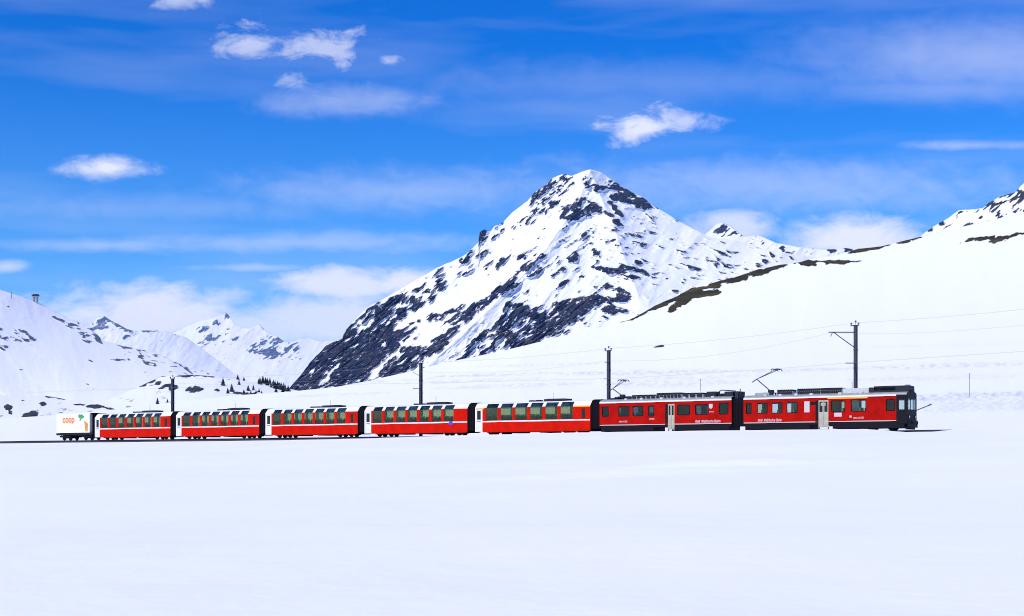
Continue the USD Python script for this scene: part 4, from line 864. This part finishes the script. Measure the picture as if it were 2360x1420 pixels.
def w3(u, v, n):
    s = s_of_u(u, n); p = on_track(s, n); p[2] = EYE + (HOR - v) / F * p[1]
    return p


tops = [w3(u, v, NM) for u, v in ((398, 872), (970, 835), (1403, 803), (1972, 744), (2420, 706))]
wire('feeder_wire', tops, .009, (.5, .3, .3, .15), 'thin grey feeder wire strung over the mast tops')
cw = [w3(u, v, .0) for u, v in ((60, 905), (398, 893), (970, 895 - 12), (1437, 872), (1790, 850), (1949, 837), (2420, 806))]
wire('contact_wire', cw, .009, (0, 0, 0, 0, 0, 0), 'thin contact wire just touching the raised pantograph')
mw = [w3(u, v, .0) for u, v in ((398, 884), (955, 856), (1396, 832), (1912, 768), (2420, 742))]
wire('messenger_wire', mw, .007, (.6, .6, .8, .4), 'faint wire sagging between the masts above the contact wire')

# ------------------------------------------------------------------ small things
def post_at(u, v0, v1, d, r, name, label, cat, mat='mast_steel', lean=0.0, head=False):
    a = P(u, v0, d); b = P(u + lean, v1, d)
    t = thing(name, a, 0, label, cat)
    h = b - a
    part(t, 'pole', tube([(0, 0, -.8), tuple(h)], r), mat)
    if head:
        part(t, 'cap', bx(h[0] - r * 1.6, h[0] + r * 1.6, -r * 1.6, r * 1.6, h[2], h[2] + r * 2), mat)
    return t


q = on_layer('hillside', 2235, 914)
post_at(2235, 916, 862, q[1], .05, 'snow_pole', 'thin grey pole standing in the rough snow bank right of the railcar', 'pole', head=True)
q = on_layer('hillside', 1615, 902)
post_at(1615, 912, 875, q[1], .055, 'snow_pole', 'short thin pole on the hillside between the two pantographs', 'pole', head=True)
q = on_layer('hillside', 2130, 940)
bar = thing('marker_stick', P(2112, 946, y_of_u(2112, 3.2)), 0, 'dark stick leaning out of the snow right of the cab', 'stick')
e = P(2146, 932, y_of_u(2112, 3.2)) - P(2112, 946, y_of_u(2112, 3.2))
part(bar, 'shaft', tube([tuple(-.35 * e), tuple(e)], .045), 'mast_steel'); part(bar, 'tip', tube([tuple(e * .82), tuple(e * 1.02)], .06), 'mast_steel')

# lift station on the skyline at the left
q = on_layer('ski_slope', 82, 697)
k = q[1] / F * .85
tw = thing('lift_tower', q, 0, 'small cable lift station with dark roof on the skyline at far left', 'lift station')
part(tw, 'shaft', [bx(x0 * k, x1 * k, -3 * k, 3 * k, -4 * k, 17 * k) for x0, x1 in ((-6, -3), (3, 6))] + [bx(-6 * k, 6 * k, -3 * k, 3 * k, z0 * k, (z0 + 1.2) * k) for z0 in (3, 9)], 'concrete')
part(tw, 'platform', bx(-7 * k, 7 * k, -4 * k, 4 * k, 14 * k, 16.6 * k), 'roof_gray')
rf = trimesh.util.concatenate([bx(-9 * k, 9 * k, -5 * k, 5 * k, 17 * k, 20 * k), bx(-6 * k, 8 * k, -4 * k, 4 * k, 20 * k, 22 * k)])
part(tw, 'roof', rf, 'equipment_dark')
q2_ = on_layer('ski_slope', 27, 688)
post_at(27, 692, 674, q2_[1], .45, 'lift_pylon', 'small lift pylon on the left skyline beside the slope edge', 'pylon')
# dark boulder on the hillside
def boulder(u, v, d_layer, w, h, label, seed, mat='equipment_dark', tilt=0.0):
    q = on_layer(d_layer, u, v); k = q[1] / F
    m = trimesh.creation.icosphere(3, 1.0)
    vv = m.vertices * (1 + (meshkit.fbm(m.vertices * 1.7 + seed, 3, seed)[:, None] - .5) * .9)
    vv = vv * [w * k / 2, w * k / 3, h * k / 2]
    c, s = math.cos(tilt), math.sin(tilt)
    m.vertices = np.stack([vv[:, 0] * c - vv[:, 2] * s, vv[:, 1], vv[:, 0] * s + vv[:, 2] * c], 1)
    q = q + [0, 0, 0]
    b = part(None, 'boulder', m, mat, smooth=40)
    UsdGeom.Xformable(b).AddTranslateOp().Set(Gf.Vec3d(*map(float, q)))
    tag(b, label, 'boulder')


simple('boulder_rock', (0.035, 0.035, 0.04), .9, dirt=.4, scale=1.5, bump=.1)
boulder(1518, 800, 'hillside', 24, 8, 'lone dark rock on the bare snowy hillside above the railcars', 4, 'boulder_rock', .3)
boulder(68, 957, 'hillside', 34, 12, 'low dark rock in the snow left of the container wagon', 9, 'boulder_rock', .05)

# conifers: one tree, copied
def conifer_parts(parent, seed):
    r = random.Random(seed)
    out = []
    for i in range(11):
        f = i / 10
        rad = .30 * (1 - f) ** .85 + .03
        z0 = .12 + .80 * f
        n = 9
        ring = [(rad * r.uniform(.65, 1.15) * math.cos(2 * math.pi * (j + r.uniform(-.3, .3)) / n), rad * r.uniform(.65, 1.15) * math.sin(2 * math.pi * (j + r.uniform(-.3, .3)) / n), z0 - .05 - r.uniform(0, .05)) for j in range(n)]
        v = [(0, 0, z0 + .13)] + ring
        fc = [(0, 1 + j, 1 + (j + 1) % n) for j in range(n)] + [(1 + (j + 1) % n, 1 + j, 0) for j in range(n)]
        out.append(trimesh.Trimesh(v, fc, process=False))
    part(parent, 'crown', out, 'conifer')
    part(parent, 'trunk', trimesh.creation.cone(radius=.035, height=.75, sections=7), 'bark')


TREES = [(514, 889, 16), (551, 887, 11), (525, 907, 12), (534, 903, 16), (572, 901, 12), (584, 899, 11), (562, 906, 8), (548, 863, 11), (562, 858, 8), (396, 928, 9), (363, 928, 14), (386, 927, 9),
         (596, 872, 9), (599, 886, 14), (606, 884, 15), (612, 880, 13), (616, 888, 15), (622, 884, 14), (597, 904, 8), (630, 890, 13), (634, 896, 16), (640, 894, 14), (644, 898, 15), (648, 897, 14), (654, 898, 14), (658, 902, 13), (664, 902, 12), (668, 905, 10), (636, 904, 10), (590, 906, 6), (603, 906, 6), (578, 906, 6), (610, 868, 7), (652, 904, 11), (625, 893, 10)]
LONE = {(514, 889): 'tall lone conifer on the knoll, leftmost of the scattered conifers', (551, 887): 'conifer alone in the middle of the open knoll above the lower row', (525, 907): 'short conifer at the left end of the lower row on the knoll',
        (534, 903): 'taller conifer next to the short left end one in the lower row', (572, 901): 'left one of two close conifers in the middle of the lower row', (584, 899): 'right one of two close conifers in the middle of the lower row',
        (562, 906): 'lowest small conifer, below the two close conifers of the lower row', (548, 863): 'conifer on the knoll\'s skyline, left one of the skyline pair', (562, 858): 'small conifer on the knoll\'s skyline, right one of the skyline pair',
        (578, 906): 'bush sized conifer under the right one of the two close conifers'}
protos = []
for i, (u, v, h) in enumerate(TREES):
    name = 'hillside' if v > 912 else 'low_hill'
    q = on_layer(name, u, v); k = q[1] / F
    nm = numbered('', 'conifer_tree')
    x = UsdGeom.Xform.Define(stage, '/World/' + nm)
    x.AddTranslateOp().Set(Gf.Vec3d(float(q[0]), float(q[1]), float(q[2]) - .3)); x.AddRotateZOp().Set(float(rng.uniform(0, 360)))
    hh = h * k * 1.3; wd = hh * rng.uniform(.95, 1.3)
    x.AddScaleOp().Set(Gf.Vec3f(wd, wd, hh))
    if len(protos) < 3:
        conifer_parts(x.GetPrim(), i); protos.append(x)
    else:
        x.GetPrim().GetReferences().AddInternalReference(protos[i % 3].GetPath()); x.GetPrim().SetInstanceable(True)
    if u < 400:
        lab = f'small dark conifer standing alone on the snow {["right of the leftmost mast foot", "left of the leftmost mast", "close to the leftmost mast"][(396, 363, 386).index(u)]}'
        grp = None
    elif (u, v) in LONE:
        lab, grp = LONE[(u, v)], None
    else:
        lab, grp = 'small dark conifer in the grove at the foot of the dark mountain', 'grove of conifers at the mountain foot'
    tag(x, lab, 'tree', grp)

# ------------------------------------------------------------------ air
M['air'] = usdkit.material(stage, '/World/Looks/air', {'v': ('principled_volume', {'color': (0.24, 0.5, 1.0), 'density': 2.6e-5, 'anisotropy': 0.0})}, [], volume='v.volume')
hz = bx(-9000, 9000, -400, 11000, -5.2, 950)
tag(usdkit.mesh(stage, '/World/haze', hz, M['air']), 'thin blue haze in the air over the valley', 'haze', kind='stuff')
tag(dome, 'deep blue sky with thin white clouds', 'sky', kind='structure')
